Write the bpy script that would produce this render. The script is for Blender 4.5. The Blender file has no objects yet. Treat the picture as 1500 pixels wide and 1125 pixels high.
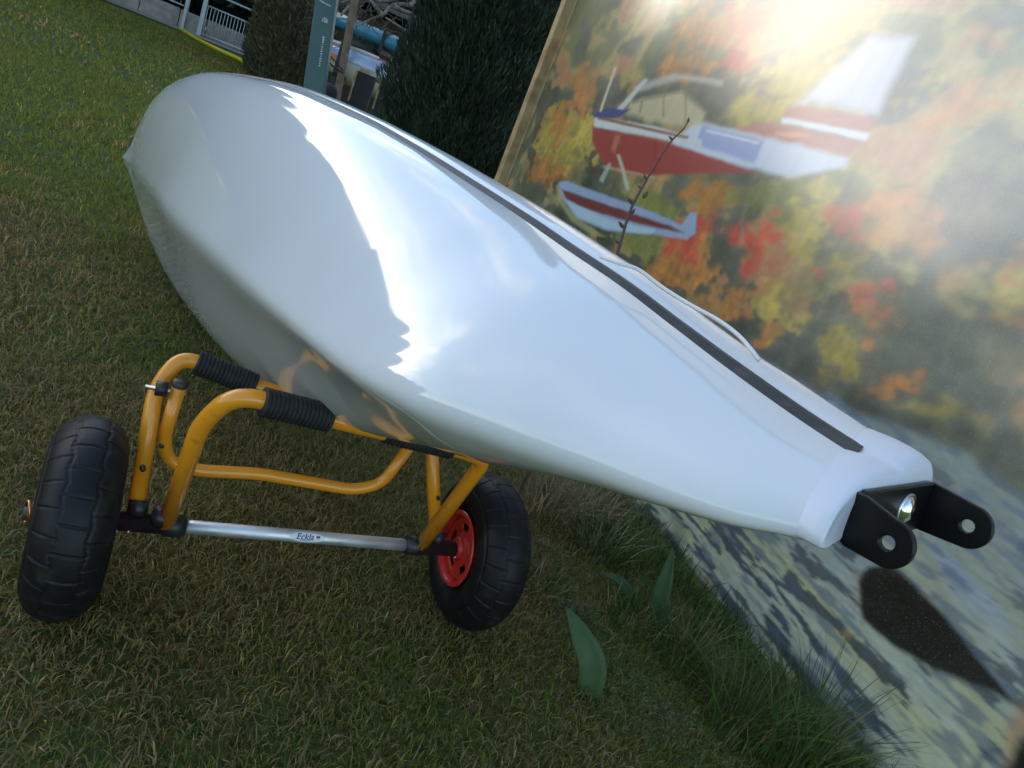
import bpy, bmesh, math, random
import numpy as np
from mathutils import Vector, Matrix

random.seed(7)
RNG = np.random.default_rng(11)
scn = bpy.context.scene
COL = scn.collection

# ------------------------------------------------------------------ camera
CAM_H = 0.754
ROLL, PITCH = math.radians(23.0), math.radians(18.0)
FOC = 1050.0                                   # focal length in pixels of a 1500 px wide frame
_r0 = np.array([1., 0, 0]); _u0 = np.array([0, math.sin(PITCH), math.cos(PITCH)])
FWD = np.array([0, math.cos(PITCH), -math.sin(PITCH)])
RGT = math.cos(ROLL) * _r0 + math.sin(ROLL) * _u0
UPV = math.cos(ROLL) * _u0 - math.sin(ROLL) * _r0
EYE = np.array([0, 0, CAM_H])
cam_d = bpy.data.cameras.new('camera')
cam_d.sensor_width = 36.0
cam_d.lens = FOC / 1500.0 * 36.0
cam_d.clip_start = 0.02
cam_d.clip_end = 500
cam = bpy.data.objects.new('camera', cam_d)
COL.objects.link(cam)
cam.matrix_world = Matrix(((RGT[0], UPV[0], -FWD[0], EYE[0]), (RGT[1], UPV[1], -FWD[1], EYE[1]),
                           (RGT[2], UPV[2], -FWD[2], EYE[2]), (0, 0, 0, 1)))
scn.camera = cam

# ------------------------------------------------------------------ sky, sun, exposure
SUN_AZ, SUN_EL = math.radians(-64.0), math.radians(12.5)   # azimuth from +Y towards +X
world = bpy.data.worlds.new('World')
scn.world = world
world.use_nodes = True
wn, wl = world.node_tree.nodes, world.node_tree.links
wn.clear()
w_out = wn.new('ShaderNodeOutputWorld')
w_bg = wn.new('ShaderNodeBackground')
w_sky = wn.new('ShaderNodeTexSky')
w_sky.sky_type = 'NISHITA'
w_sky.sun_disc = False
w_sky.sun_elevation = SUN_EL
w_sky.sun_rotation = SUN_AZ
w_sky.air_density = 1.0
w_sky.dust_density = 1.1
w_sky.ozone_density = 2.0
# scattered thin cloud: brightens the sky it stands in, whiter than the blue behind it
w_tc = wn.new('ShaderNodeTexCoord')
w_sep = wn.new('ShaderNodeSeparateXYZ')
w_add = wn.new('ShaderNodeMath'); w_add.operation = 'ADD'; w_add.inputs[1].default_value = 0.22
w_mx = wn.new('ShaderNodeMath'); w_mx.operation = 'MAXIMUM'; w_mx.inputs[1].default_value = 0.05
w_dx = wn.new('ShaderNodeMath'); w_dx.operation = 'DIVIDE'
w_dy = wn.new('ShaderNodeMath'); w_dy.operation = 'DIVIDE'
w_cmb = wn.new('ShaderNodeCombineXYZ')
w_ns = wn.new('ShaderNodeTexNoise')
w_ns.inputs['Scale'].default_value = 2.6; w_ns.inputs['Detail'].default_value = 7; w_ns.inputs['Roughness'].default_value = 0.58
w_rmp = wn.new('ShaderNodeMapRange')
w_rmp.inputs['From Min'].default_value = 0.50; w_rmp.inputs['From Max'].default_value = 0.68
w_rmp.interpolation_type = 'SMOOTHSTEP'
w_bw = wn.new('ShaderNodeRGBToBW')
w_cl = wn.new('ShaderNodeMix'); w_cl.data_type = 'RGBA'; w_cl.blend_type = 'MULTIPLY'; w_cl.inputs[0].default_value = 1.0
w_cl.inputs[7].default_value = (1.75, 1.72, 1.7, 1)
w_mix = wn.new('ShaderNodeMix'); w_mix.data_type = 'RGBA'
wl.new(w_tc.outputs['Generated'], w_sep.inputs[0])
wl.new(w_sep.outputs['Z'], w_add.inputs[0]); wl.new(w_add.outputs[0], w_mx.inputs[0])
wl.new(w_sep.outputs['X'], w_dx.inputs[0]); wl.new(w_mx.outputs[0], w_dx.inputs[1])
wl.new(w_sep.outputs['Y'], w_dy.inputs[0]); wl.new(w_mx.outputs[0], w_dy.inputs[1])
wl.new(w_dx.outputs[0], w_cmb.inputs[0]); wl.new(w_dy.outputs[0], w_cmb.inputs[1])
wl.new(w_cmb.outputs[0], w_ns.inputs['Vector'])
wl.new(w_ns.outputs[0], w_rmp.inputs['Value'])
wl.new(w_sky.outputs[0], w_bw.inputs[0]); wl.new(w_bw.outputs[0], w_cl.inputs[6])
wl.new(w_sky.outputs[0], w_mix.inputs[6]); wl.new(w_cl.outputs[2], w_mix.inputs[7])
wl.new(w_rmp.outputs[0], w_mix.inputs[0])
wl.new(w_mix.outputs[2], w_bg.inputs['Color'])
w_bg.inputs['Strength'].default_value = 0.12
wl.new(w_bg.outputs[0], w_out.inputs['Surface'])

sun_d = bpy.data.lights.new('sun', 'SUN')
sun_d.energy = 3.5
sun_d.angle = math.radians(0.6)
sun_d.color = (1.0, 0.86, 0.68)
sun = bpy.data.objects.new('sun', sun_d)
COL.objects.link(sun)
SUN_DIR = Vector((math.sin(SUN_AZ) * math.cos(SUN_EL), math.cos(SUN_AZ) * math.cos(SUN_EL), math.sin(SUN_EL)))
sun.rotation_euler = SUN_DIR.to_track_quat('Z', 'Y').to_euler()

vs = scn.view_settings
vs.view_transform = 'Standard'
vs.look = 'None'
vs.gamma = 1.0
vs.use_curve_mapping = False
vs.exposure = 2.2
scn.cycles.max_bounces = 8
scn.cycles.transparent_max_bounces = 8


# ------------------------------------------------------------------ helpers: measuring off the survey pixels
def ray(x, y):
    return (x - 750) / FOC * RGT - (y - 562.5) / FOC * UPV + FWD


def at(x, y, d):
    return EYE + ray(x, y) * d


def ground(x, y, z=0.0):
    r = ray(x, y)
    return EYE + r * ((z - CAM_H) / r[2])


def onplane(x, y, P, n):
    r = ray(x, y)
    return EYE + r * (np.dot(P - EYE, n) / np.dot(r, n))


def unit(v):
    v = np.asarray(v, float)
    return v / np.linalg.norm(v)


def hashn(i, j, seed):
    h = np.sin(i * 127.1 + j * 311.7 + seed * 74.7) * 43758.5453
    return h - np.floor(h)


def vnoise(x, y, seed=0):
    x = np.asarray(x, float); y = np.asarray(y, float)
    xi, yi = np.floor(x), np.floor(y)
    fx, fy = x - xi, y - yi
    fx = fx * fx * (3 - 2 * fx); fy = fy * fy * (3 - 2 * fy)
    a = hashn(xi, yi, seed); b = hashn(xi + 1, yi, seed); c = hashn(xi, yi + 1, seed); d = hashn(xi + 1, yi + 1, seed)
    return (a * (1 - fx) + b * fx) * (1 - fy) + (c * (1 - fx) + d * fx) * fy


def fbm(x, y, seed=0, oct=4):
    s = 0; a = .5; n = 0
    for o in range(oct):
        s = s + a * vnoise(x * 2 ** o, y * 2 ** o, seed + o * 13); n += a; a *= .5
    return s / n


# ------------------------------------------------------------------ helpers: materials
def mat(name, color, rough=.6, metal=0., spec=.5, coat=0., noise=None, attr=False, bump=None, rough_noise=None, trans=0., ior=1.5):
    m = bpy.data.materials.new(name)
    m.use_nodes = True
    nt = m.node_tree; N = nt.nodes; Lk = nt.links
    b = N['Principled BSDF']
    b.inputs['Roughness'].default_value = rough
    b.inputs['Metallic'].default_value = metal
    b.inputs['Specular IOR Level'].default_value = spec
    b.inputs['IOR'].default_value = ior
    b.inputs['Coat Weight'].default_value = coat
    b.inputs['Coat Roughness'].default_value = .04
    b.inputs['Base Color'].default_value = (*color, 1)
    tc = N.new('ShaderNodeTexCoord')
    src = None
    if attr:
        a = N.new('ShaderNodeAttribute'); a.attribute_name = 'Col'
        src = a.outputs['Color']
    if noise:                                   # (scale, second colour, detail, lo, hi)
        sc, c2, det, lo, hi = noise
        n = N.new('ShaderNodeTexNoise'); n.inputs['Scale'].default_value = sc; n.inputs['Detail'].default_value = det
        Lk.new(tc.outputs['Object'], n.inputs['Vector'])
        r = N.new('ShaderNodeMapRange'); r.inputs['From Min'].default_value = lo; r.inputs['From Max'].default_value = hi
        Lk.new(n.outputs[0], r.inputs['Value'])
        mx = N.new('ShaderNodeMix'); mx.data_type = 'RGBA'
        mx.inputs[6].default_value = (*color, 1); mx.inputs[7].default_value = (*c2, 1)
        if src: Lk.new(src, mx.inputs[6])
        Lk.new(r.outputs[0], mx.inputs[0])
        src = mx.outputs[2]
    if src: Lk.new(src, b.inputs['Base Color'])
    if bump:                                    # (scale, strength, distance)
        n = N.new('ShaderNodeTexNoise'); n.inputs['Scale'].default_value = bump[0]; n.inputs['Detail'].default_value = 4
        Lk.new(tc.outputs['Object'], n.inputs['Vector'])
        bp = N.new('ShaderNodeBump'); bp.inputs['Strength'].default_value = bump[1]; bp.inputs['Distance'].default_value = bump[2]
        Lk.new(n.outputs[0], bp.inputs['Height']); Lk.new(bp.outputs[0], b.inputs['Normal'])
    if rough_noise:
        n = N.new('ShaderNodeTexNoise'); n.inputs['Scale'].default_value = rough_noise[0]; n.inputs['Detail'].default_value = 5
        Lk.new(tc.outputs['Object'], n.inputs['Vector'])
        r = N.new('ShaderNodeMapRange'); r.inputs['To Min'].default_value = rough_noise[1]; r.inputs['To Max'].default_value = rough_noise[2]
        r.inputs['From Min'].default_value = .35; r.inputs['From Max'].default_value = .65
        Lk.new(n.outputs[0], r.inputs['Value']); Lk.new(r.outputs[0], b.inputs['Roughness'])
    if trans:
        t = N.new('ShaderNodeBsdfTranslucent'); ms = N.new('ShaderNodeMixShader'); ms.inputs[0].default_value = trans
        if src: Lk.new(src, t.inputs['Color'])
        else: t.inputs['Color'].default_value = (*color, 1)
        Lk.new(b.outputs[0], ms.inputs[1]); Lk.new(t.outputs[0], ms.inputs[2])
        Lk.new(ms.outputs[0], N['Material Output'].inputs['Surface'])
    return m


# ------------------------------------------------------------------ helpers: meshes
class MB:
    def __init__(s):
        s.v = []; s.f = []; s.c = []; s.n = 0

    def add(s, v, f, col=None):
        v = np.asarray(v, float)
        s.v.append(v)
        s.f.extend([tuple(int(i) + s.n for i in q) for q in f])
        if col is not None:
            s.c.append(np.broadcast_to(np.asarray(col, float), (len(v), 3)))
        s.n += len(v)
        return s

    def tube(s, path, r, n=10, caps=True):
        P = np.asarray(path, float); m = len(P)
        R = np.broadcast_to(np.asarray(r, float), (m,))
        T = np.gradient(P, axis=0); T /= np.linalg.norm(T, axis=1, keepdims=True) + 1e-12
        up = np.array([0, 0, 1.]) if abs(T[0][2]) < .9 else np.array([1., 0, 0])
        u = unit(np.cross(T[0], up)); V = []
        for i in range(m):
            u = unit(u - T[i] * (u @ T[i])); w = np.cross(T[i], u)
            a = np.linspace(0, 2 * math.pi, n, endpoint=False)
            V.append(P[i] + R[i] * (np.cos(a)[:, None] * u + np.sin(a)[:, None] * w))
        F = [(i * n + k, i * n + (k + 1) % n, (i + 1) * n + (k + 1) % n, (i + 1) * n + k) for i in range(m - 1) for k in range(n)]
        if caps:
            F += [tuple(range(n))[::-1], tuple((m - 1) * n + k for k in range(n))]
        return s.add(np.concatenate(V), F)

    def box(s, c, ax, ay, az):
        c, ax, ay, az = (np.asarray(q, float) for q in (c, ax, ay, az))
        V = [c + i * ax + j * ay + k * az for i in (-1, 1) for j in (-1, 1) for k in (-1, 1)]
        return s.add(V, [(0, 1, 3, 2), (4, 6, 7, 5), (0, 4, 5, 1), (2, 3, 7, 6), (0, 2, 6, 4), (1, 5, 7, 3)])

    def lathe(s, prof, o, axis, n=32, start=None):
        axis = unit(axis); u = unit(np.cross(axis, [0, 0, 1.] if abs(axis[2]) < .9 else [1., 0, 0])); w = np.cross(axis, u)
        a = np.linspace(0, 2 * math.pi, n, endpoint=False); V = []
        for x, r in prof:
            V.append(np.asarray(o) + axis * x + r * (np.cos(a)[:, None] * u + np.sin(a)[:, None] * w))
        m = len(prof)
        F = [(i * n + k, i * n + (k + 1) % n, (i + 1) * n + (k + 1) % n, (i + 1) * n + k) for i in range(m - 1) for k in range(n)]
        return s.add(np.concatenate(V), F)

    def prism(s, outline, thick):
        """outline: (n,3) planar loop, thick: offset vector"""
        O = np.asarray(outline, float); n = len(O); t = np.asarray(thick, float)
        F = [tuple(range(n))[::-1], tuple(range(n, 2 * n))] + [(k, (k + 1) % n, n + (k + 1) % n, n + k) for k in range(n)]
        return s.add(np.concatenate([O, O + t]), F)

    def build(s, name, material, parent=None, smooth=True, loc=None, angle=None):
        V = np.concatenate(s.v)
        off = np.zeros(3)
        if parent is not None: off = np.array(world_loc(parent))
        elif loc is not None: off = np.asarray(loc, float)
        me = bpy.data.meshes.new(name)
        me.from_pydata((V - off).tolist(), [], s.f)
        if smooth:
            me.polygons.foreach_set('use_smooth', np.ones(len(me.polygons), bool))
        if angle is not None:
            me.set_sharp_from_angle(angle=math.radians(angle))
        if s.c:
            set_col(me, np.concatenate(s.c))
        me.materials.append(material)
        me.update()
        o = bpy.data.objects.new(name, me)
        COL.objects.link(o)
        if parent is not None: o.parent = parent
        else: o.location = off
        return o


def world_loc(o):
    p = Vector((0, 0, 0))
    while o is not None:
        p = p + Vector(o.location); o = o.parent
    return p


def set_col(me, C):
    a = me.attributes.new('Col', 'FLOAT_COLOR', 'POINT')
    a.data.foreach_set('color', np.concatenate([C, np.ones((len(C), 1))], 1).astype(np.float32).ravel())


def fast_mesh(name, V, quads, tris, C, material, kind=None):
    me = bpy.data.meshes.new(name)
    nq, nt = len(quads), len(tris)
    me.vertices.add(len(V)); me.vertices.foreach_set('co', np.asarray(V, np.float32).ravel())
    loops = np.concatenate([np.asarray(quads, np.int32).ravel(), np.asarray(tris, np.int32).ravel()])
    me.loops.add(len(loops)); me.loops.foreach_set('vertex_index', loops)
    me.polygons.add(nq + nt)
    st = np.concatenate([np.arange(nq) * 4, nq * 4 + np.arange(nt) * 3]).astype(np.int32)
    me.polygons.foreach_set('loop_start', st)
    me.polygons.foreach_set('use_smooth', np.ones(nq + nt, bool))
    me.update(calc_edges=True)
    if C is not None: set_col(me, C)
    me.materials.append(material)
    o = bpy.data.objects.new(name, me)
    COL.objects.link(o)
    return o


def tag(o, label=None, cat=None, group=None, kind=None):
    if label: o['label'] = label
    if cat: o['category'] = cat
    if group: o['group'] = group
    if kind: o['kind'] = kind
    return o


def thing(name, loc, label, cat, group=None):
    o = bpy.data.objects.new(name, None)
    COL.objects.link(o)
    o.location = [float(q) for q in loc]
    o.empty_display_size = .1
    return tag(o, label, cat, group)


def smooth_path(pts, n=8):
    """Catmull-Rom through pts"""
    P = np.asarray(pts, float)
    Q = np.concatenate([[2 * P[0] - P[1]], P, [2 * P[-1] - P[-2]]])
    out = []
    for i in range(1, len(Q) - 2):
        for t in np.linspace(0, 1, n, endpoint=False):
            out.append(.5 * ((2 * Q[i]) + (-Q[i - 1] + Q[i + 1]) * t + (2 * Q[i - 1] - 5 * Q[i] + 4 * Q[i + 1] - Q[i + 2]) * t ** 2 +
                             (-Q[i - 1] + 3 * Q[i] - 3 * Q[i + 1] + Q[i + 2]) * t ** 3))
    out.append(P[-1])
    return np.array(out)


def fillet(pts, rad, n=8):
    """polyline with rounded corners"""
    P = [np.asarray(p, float) for p in pts]
    out = [P[0]]
    for i in range(1, len(P) - 1):
        r = rad[i - 1] if isinstance(rad, (list, tuple)) else rad
        a = unit(P[i - 1] - P[i]); b = unit(P[i + 1] - P[i])
        r = min(r, .48 * np.linalg.norm(P[i - 1] - P[i]), .48 * np.linalg.norm(P[i + 1] - P[i]))
        p0, p2 = P[i] + a * r, P[i] + b * r
        for t in np.linspace(0, 1, n):
            out.append((1 - t) ** 2 * p0 + 2 * t * (1 - t) * P[i] + t * t * p2)
    out.append(P[-1])
    return np.array(out)


# ------------------------------------------------------------------ materials
M = {}
M['gelcoat'] = mat('white_gelcoat', (.60, .61, .605), rough=.045, spec=.55, coat=.1, bump=(3.0, .03, .01), rough_noise=(9, .03, .085), noise=(2.2, (.55, .555, .545), 6, .5, .75))
M['cap'] = mat('white_cap_plastic', (.56, .58, .62), rough=.32, spec=.5, bump=(140, .05, .002))
M['rubber_strip'] = mat('black_rubber_strip', (.040, .037, .033), rough=.5, spec=.3, noise=(60, (.075, .068, .06), 6, .5, .8))
M['bracket'] = mat('black_powder_coat', (.004, .004, .0045), rough=.36, spec=.3, bump=(500, .08, .0005))
M['chrome'] = mat('polished_steel', (.75, .75, .75), rough=.12, metal=1)
M['steel'] = mat('zinc_steel', (.55, .55, .55), rough=.35, metal=1)
M['brass'] = mat('brass_ring', (.55, .36, .14), rough=.35, metal=1)
M['yellow'] = mat('yellow_powder_coat', (.72, .27, .012), rough=.30, coat=.25, noise=(55, (.36, .14, .02), 8, .60, .82), bump=(180, .06, .001))
M['alu'] = mat('brushed_aluminium', (.74, .75, .76), rough=.5, metal=.9, rough_noise=(30, .42, .6))
M['black_plastic'] = mat('black_plastic', (.014, .014, .015), rough=.45, noise=(50, (.035, .033, .03), 5, .5, .8))
M['foam'] = mat('black_foam', (.011, .011, .011), rough=.75, noise=(90, (.03, .028, .025), 5, .45, .8))
M['tyre'] = mat('tyre_rubber', (.0075, .0075, .008), rough=.48, spec=.22, noise=(35, (.026, .027, .021), 7, .54, .80), bump=(220, .12, .001))
M['red'] = mat('red_plastic', (.55, .028, .018), rough=.35, noise=(45, (.35, .03, .02), 5, .5, .8))
M['cord'] = mat('white_cord', (.62, .62, .60), rough=.6, bump=(900, .4, .001))
M['wood'] = mat('planed_pine', (.42, .29, .13), rough=.6, noise=(18, (.27, .17, .07), 8, .4, .65), bump=(60, .2, .002))
M['dark_wood'] = mat('weathered_pole', (.20, .125, .07), rough=.7, noise=(14, (.12, .075, .045), 8, .4, .65), bump=(60, .3, .003))
M['bark'] = mat('grey_bark', (.11, .09, .07), rough=.85, noise=(25, (.05, .04, .03), 8, .4, .65), bump=(60, .6, .004))
M['palebark'] = mat('pale_bark', (.22, .18, .14), rough=.85, noise=(22, (.10, .08, .06), 8, .4, .65), bump=(60, .6, .004))
M['twig'] = mat('twig_bark', (.085, .045, .03), rough=.6)
M['leaf'] = mat('foliage_leaf', (.05, .07, .03), rough=.55, attr=True, trans=.25)
M['blade'] = mat('grass_blade', (.05, .07, .03), rough=.6, spec=.15, attr=True, trans=.35)
M['broad'] = mat('tulip_leaf', (.036, .085, .020), rough=.6, noise=(25, (.048, .10, .030), 6, .4, .7), trans=.15, bump=(80, .1, .001))
M['metal_grey'] = mat('galvanised_paint', (.33, .36, .36), rough=.5, metal=.3)
M['post_white'] = mat('pale_grey_paint', (.62, .66, .68), rough=.5)
M['concrete'] = mat('rough_concrete', (.33, .30, .25), rough=.9, noise=(7, (.22, .195, .16), 8, .35, .65), bump=(40, .5, .01))
M['gravel'] = mat('gravel_path', (.30, .285, .25), rough=.95, noise=(30, (.19, .18, .155), 8, .4, .65), bump=(120, .8, .01))
M['hose'] = mat('yellow_hose', (.75, .62, .02), rough=.4)
M['green_paint'] = mat('dark_green_paint', (.036, .082, .068), rough=.5, noise=(6, (.048, .098, .082), 6, .4, .7))
M['white_print'] = mat('white_print', (.45, .50, .50), rough=.6)
M['teal'] = mat('teal_boat_paint', (.03, .20, .25), rough=.35, noise=(3, (.04, .16, .20), 5, .4, .7))
M['blue_boat'] = mat('pale_blue_boat_paint', (.38, .45, .60), rough=.18, coat=.3, noise=(4, (.28, .35, .50), 5, .4, .7))
M['white_boat'] = mat('cream_boat_paint', (.62, .56, .46), rough=.3)
M['orange_boat'] = mat('orange_boat_trim', (.65, .17, .03), rough=.4)
M['dark_board'] = mat('weathered_dark_board', (.040, .038, .042), rough=.8, noise=(9, (.022, .02, .022), 8, .35, .65), bump=(40, .5, .004))
M['brown_board'] = mat('brown_shed_board', (.060, .042, .030), rough=.85, noise=(9, (.035, .024, .018), 8, .35, .65), bump=(40, .5, .004))
M['roof'] = mat('old_roof_felt', (.11, .10, .09), rough=.9, noise=(9, (.07, .06, .055), 8, .35, .65))
M['sticker'] = mat('white_sticker', (.66, .70, .76), rough=.35)
M['ink'] = mat('dark_blue_ink', (.012, .02, .05), rough=.5)
M['flag_red'] = mat('red_ink', (.35, .05, .04), rough=.5)
M['flag_gold'] = mat('gold_ink', (.55, .38, .12), rough=.5)

# ------------------------------------------------------------------ the banner plane (a fence-like print on timber)
BA = ground(670, 449); BB = ground(1250, 1110)
B_U = unit(BB - BA)                                  # along the sheet, towards the camera
B_N = unit(np.cross([0, 0, 1.], B_U))                # towards the boat or away
if (EYE - BA) @ B_N < 0: B_N = -B_N
Z = np.array([0, 0, 1.])


def b_uv(x, y):
    w = 0.
    for _ in range(4):                                # the sheet bellies out a little at mid height
        P = onplane(x, y, BA + B_N * w, B_N) - BA
        w = .036 * math.exp(-((P[2] - .72) / .48) ** 2)
    return np.array([P @ B_U, P[2]])


# ------------------------------------------------------------------ ground
def make_ground():
    n = 180
    r = np.concatenate([[0], np.geomspace(.25, 260, n)])
    m = 96
    a = np.linspace(0, 2 * math.pi, m, endpoint=False)
    V = [np.array([[0, 0, 0]])]
    for q in r[1:]:
        x, y = q * np.cos(a), q * np.sin(a)
        amp = .012 * min(1, q / .5) * (1 if q < 8 else 0.3)
        z = (fbm(x * 2.2, y * 2.2, 3) - .5) * amp * 2 - .012
        V.append(np.stack([x, y, z], 1))
    V = np.concatenate(V)
    F = [(0, 1 + k, 1 + (k + 1) % m) for k in range(m)]
    for i in range(n - 1):
        for k in range(m):
            F.append((1 + i * m + k, 1 + (i + 1) * m + k, 1 + (i + 1) * m + (k + 1) % m, 1 + i * m + (k + 1) % m))
    g = mat('lawn_soil', (.060, .066, .030), rough=.95, spec=.05)
    nt = g.node_tree; N = nt.nodes; Lk = nt.links; b = N['Principled BSDF']
    tc = N.new('ShaderNodeTexCoord')
    n1 = N.new('ShaderNodeTexNoise'); n1.inputs['Scale'].default_value = 1.1; n1.inputs['Detail'].default_value = 8; n1.inputs['Roughness'].default_value = .65
    n2 = N.new('ShaderNodeTexNoise'); n2.inputs['Scale'].default_value = 55; n2.inputs['Detail'].default_value = 6
    for q in (n1, n2): Lk.new(tc.outputs['Object'], q.inputs['Vector'])
    r1 = N.new('ShaderNodeValToRGB')
    e = r1.color_ramp.elements
    e[0].position = .34; e[0].color = (.075, .110, .030, 1)
    e[1].position = .68; e[1].color = (.150, .135, .062, 1)
    e2 = e.new(.5); e2.color = (.092, .115, .038, 1)
    Lk.new(n1.outputs[0], r1.inputs[0])
    mx = N.new('ShaderNodeMix'); mx.data_type = 'RGBA'; mx.blend_type = 'MULTIPLY'; mx.inputs[0].default_value = .75
    r2 = N.new('ShaderNodeValToRGB')
    r2.color_ramp.elements[0].position = .3; r2.color_ramp.elements[0].color = (.35, .33, .30, 1)
    r2.color_ramp.elements[1].position = .7; r2.color_ramp.elements[1].color = (1.25, 1.2, 1.05, 1)
    Lk.new(n2.outputs[0], r2.inputs[0])
    Lk.new(r1.outputs[0], mx.inputs[6]); Lk.new(r2.outputs[0], mx.inputs[7])
    Lk.new(mx.outputs[2], b.inputs['Base Color'])
    bp = N.new('ShaderNodeBump'); bp.inputs['Strength'].default_value = .8; bp.inputs['Distance'].default_value = .015
    Lk.new(n2.outputs[0], bp.inputs['Height']); Lk.new(bp.outputs[0], b.inputs['Normal'])
    mb = MB(); mb.add(V, F)
    o = mb.build('ground', g, None)
    tag(o, 'garden lawn of short green and straw coloured grass', None, None, 'structure')


make_ground()


# grass ------------------------------------------------------------------------------------------
def blades(name, X, Y, H, Wd, lean, C, base_z=-.012, droop=.35, tip=None, taper=1.0):
    n = len(X)
    ang = RNG.uniform(0, 2 * math.pi, n)
    fx, fy = np.cos(ang), np.sin(ang)               # face direction
    la = RNG.uniform(0, 2 * math.pi, n)
    lx, ly = np.cos(la) * lean, np.sin(la) * lean
    V = np.zeros((n, 5, 3))
    bx = np.stack([X, Y, np.full(n, base_z)], 1)
    side = np.stack([fx, fy, np.zeros(n)], 1) * (Wd / 2)[:, None]
    L1 = np.stack([lx * .35, ly * .35, np.sqrt(np.maximum(1 - lean ** 2 * .2, .1)) * .55], 1) * H[:, None]
    L2 = np.stack([lx * 1.0, ly * 1.0, 1 - droop * lean], 1) * H[:, None]
    V[:, 0] = bx - side; V[:, 1] = bx + side
    V[:, 2] = bx + L1 - side * .8; V[:, 3] = bx + L1 + side * .8
    V[:, 4] = bx + L2
    i = np.arange(n) * 5
    quads = np.stack([i, i + 1, i + 3, i + 2], 1)
    tris = np.stack([i + 2, i + 3, i + 4], 1)
    CC = np.repeat(C[:, None, :], 5, axis=1).copy()
    if tip is not None: CC[:, 4] = CC[:, 4] * (1 - tip) + np.array([.22, .18, .09]) * tip
    return fast_mesh(name, V.reshape(-1, 3), quads, tris, CC.reshape(-1, 3), M['blade'])


def grass_colors(X, Y, straw_bias=0.):
    n = len(X)
    p = fbm(X * 1.3, Y * 1.3, 5) + .35 * (fbm(X * 9, Y * 9, 8) - .5) + straw_bias
    g = np.array([.080, .128, .024]); g2 = np.array([.130, .165, .038]); s = np.array([.27, .225, .105]); br = np.array([.14, .095, .042])
    t = RNG.random(n)
    C = g + (g2 - g) * RNG.random((n, 1))
    straw = t < np.clip((p - .40) * 3.0 + .12, .05, .9)
    C[straw] = s * RNG.uniform(.55, 1.15, (straw.sum(), 1))
    brown = straw & (RNG.random(n) < .3)
    C[brown] = br * RNG.uniform(.6, 1.3, (brown.sum(), 1))
    C = C * np.array([1.50, 1.36, 1.05])
    fr = np.clip((np.hypot(X, Y) - 1.6) / 2.5, 0, 1)[:, None]
    C = C * (1 + fr * np.array([.42, .16, .12]))  # blades lightened with distance in place of brighter light on the far lawn
    return C * RNG.uniform(.75, 1.2, (n, 1))


def behind_banner(X, Y):
    return ((X - BA[0]) * B_N[0] + (Y - BA[1]) * B_N[1]) < .01


def on_path(X, Y):
    P = FP0; d = (X - P[0]) * FN0[0] + (Y - P[1]) * FN0[1]
    return d < .95


def sector(n, r0, r1, a0, a1):
    r = np.sqrt(RNG.uniform(r0 ** 2, r1 ** 2, n)); a = np.radians(RNG.uniform(a0, a1, n))
    return r * np.sin(a), r * np.cos(a), r


_fd = unit((ground(362, 82) - ground(262, 42)) * [1, 1, 0])
FN0 = unit(np.cross(Z, _fd)); FN0 = -FN0 if FN0[1] > 0 else FN0
FP0 = ground(290, 52)


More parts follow.
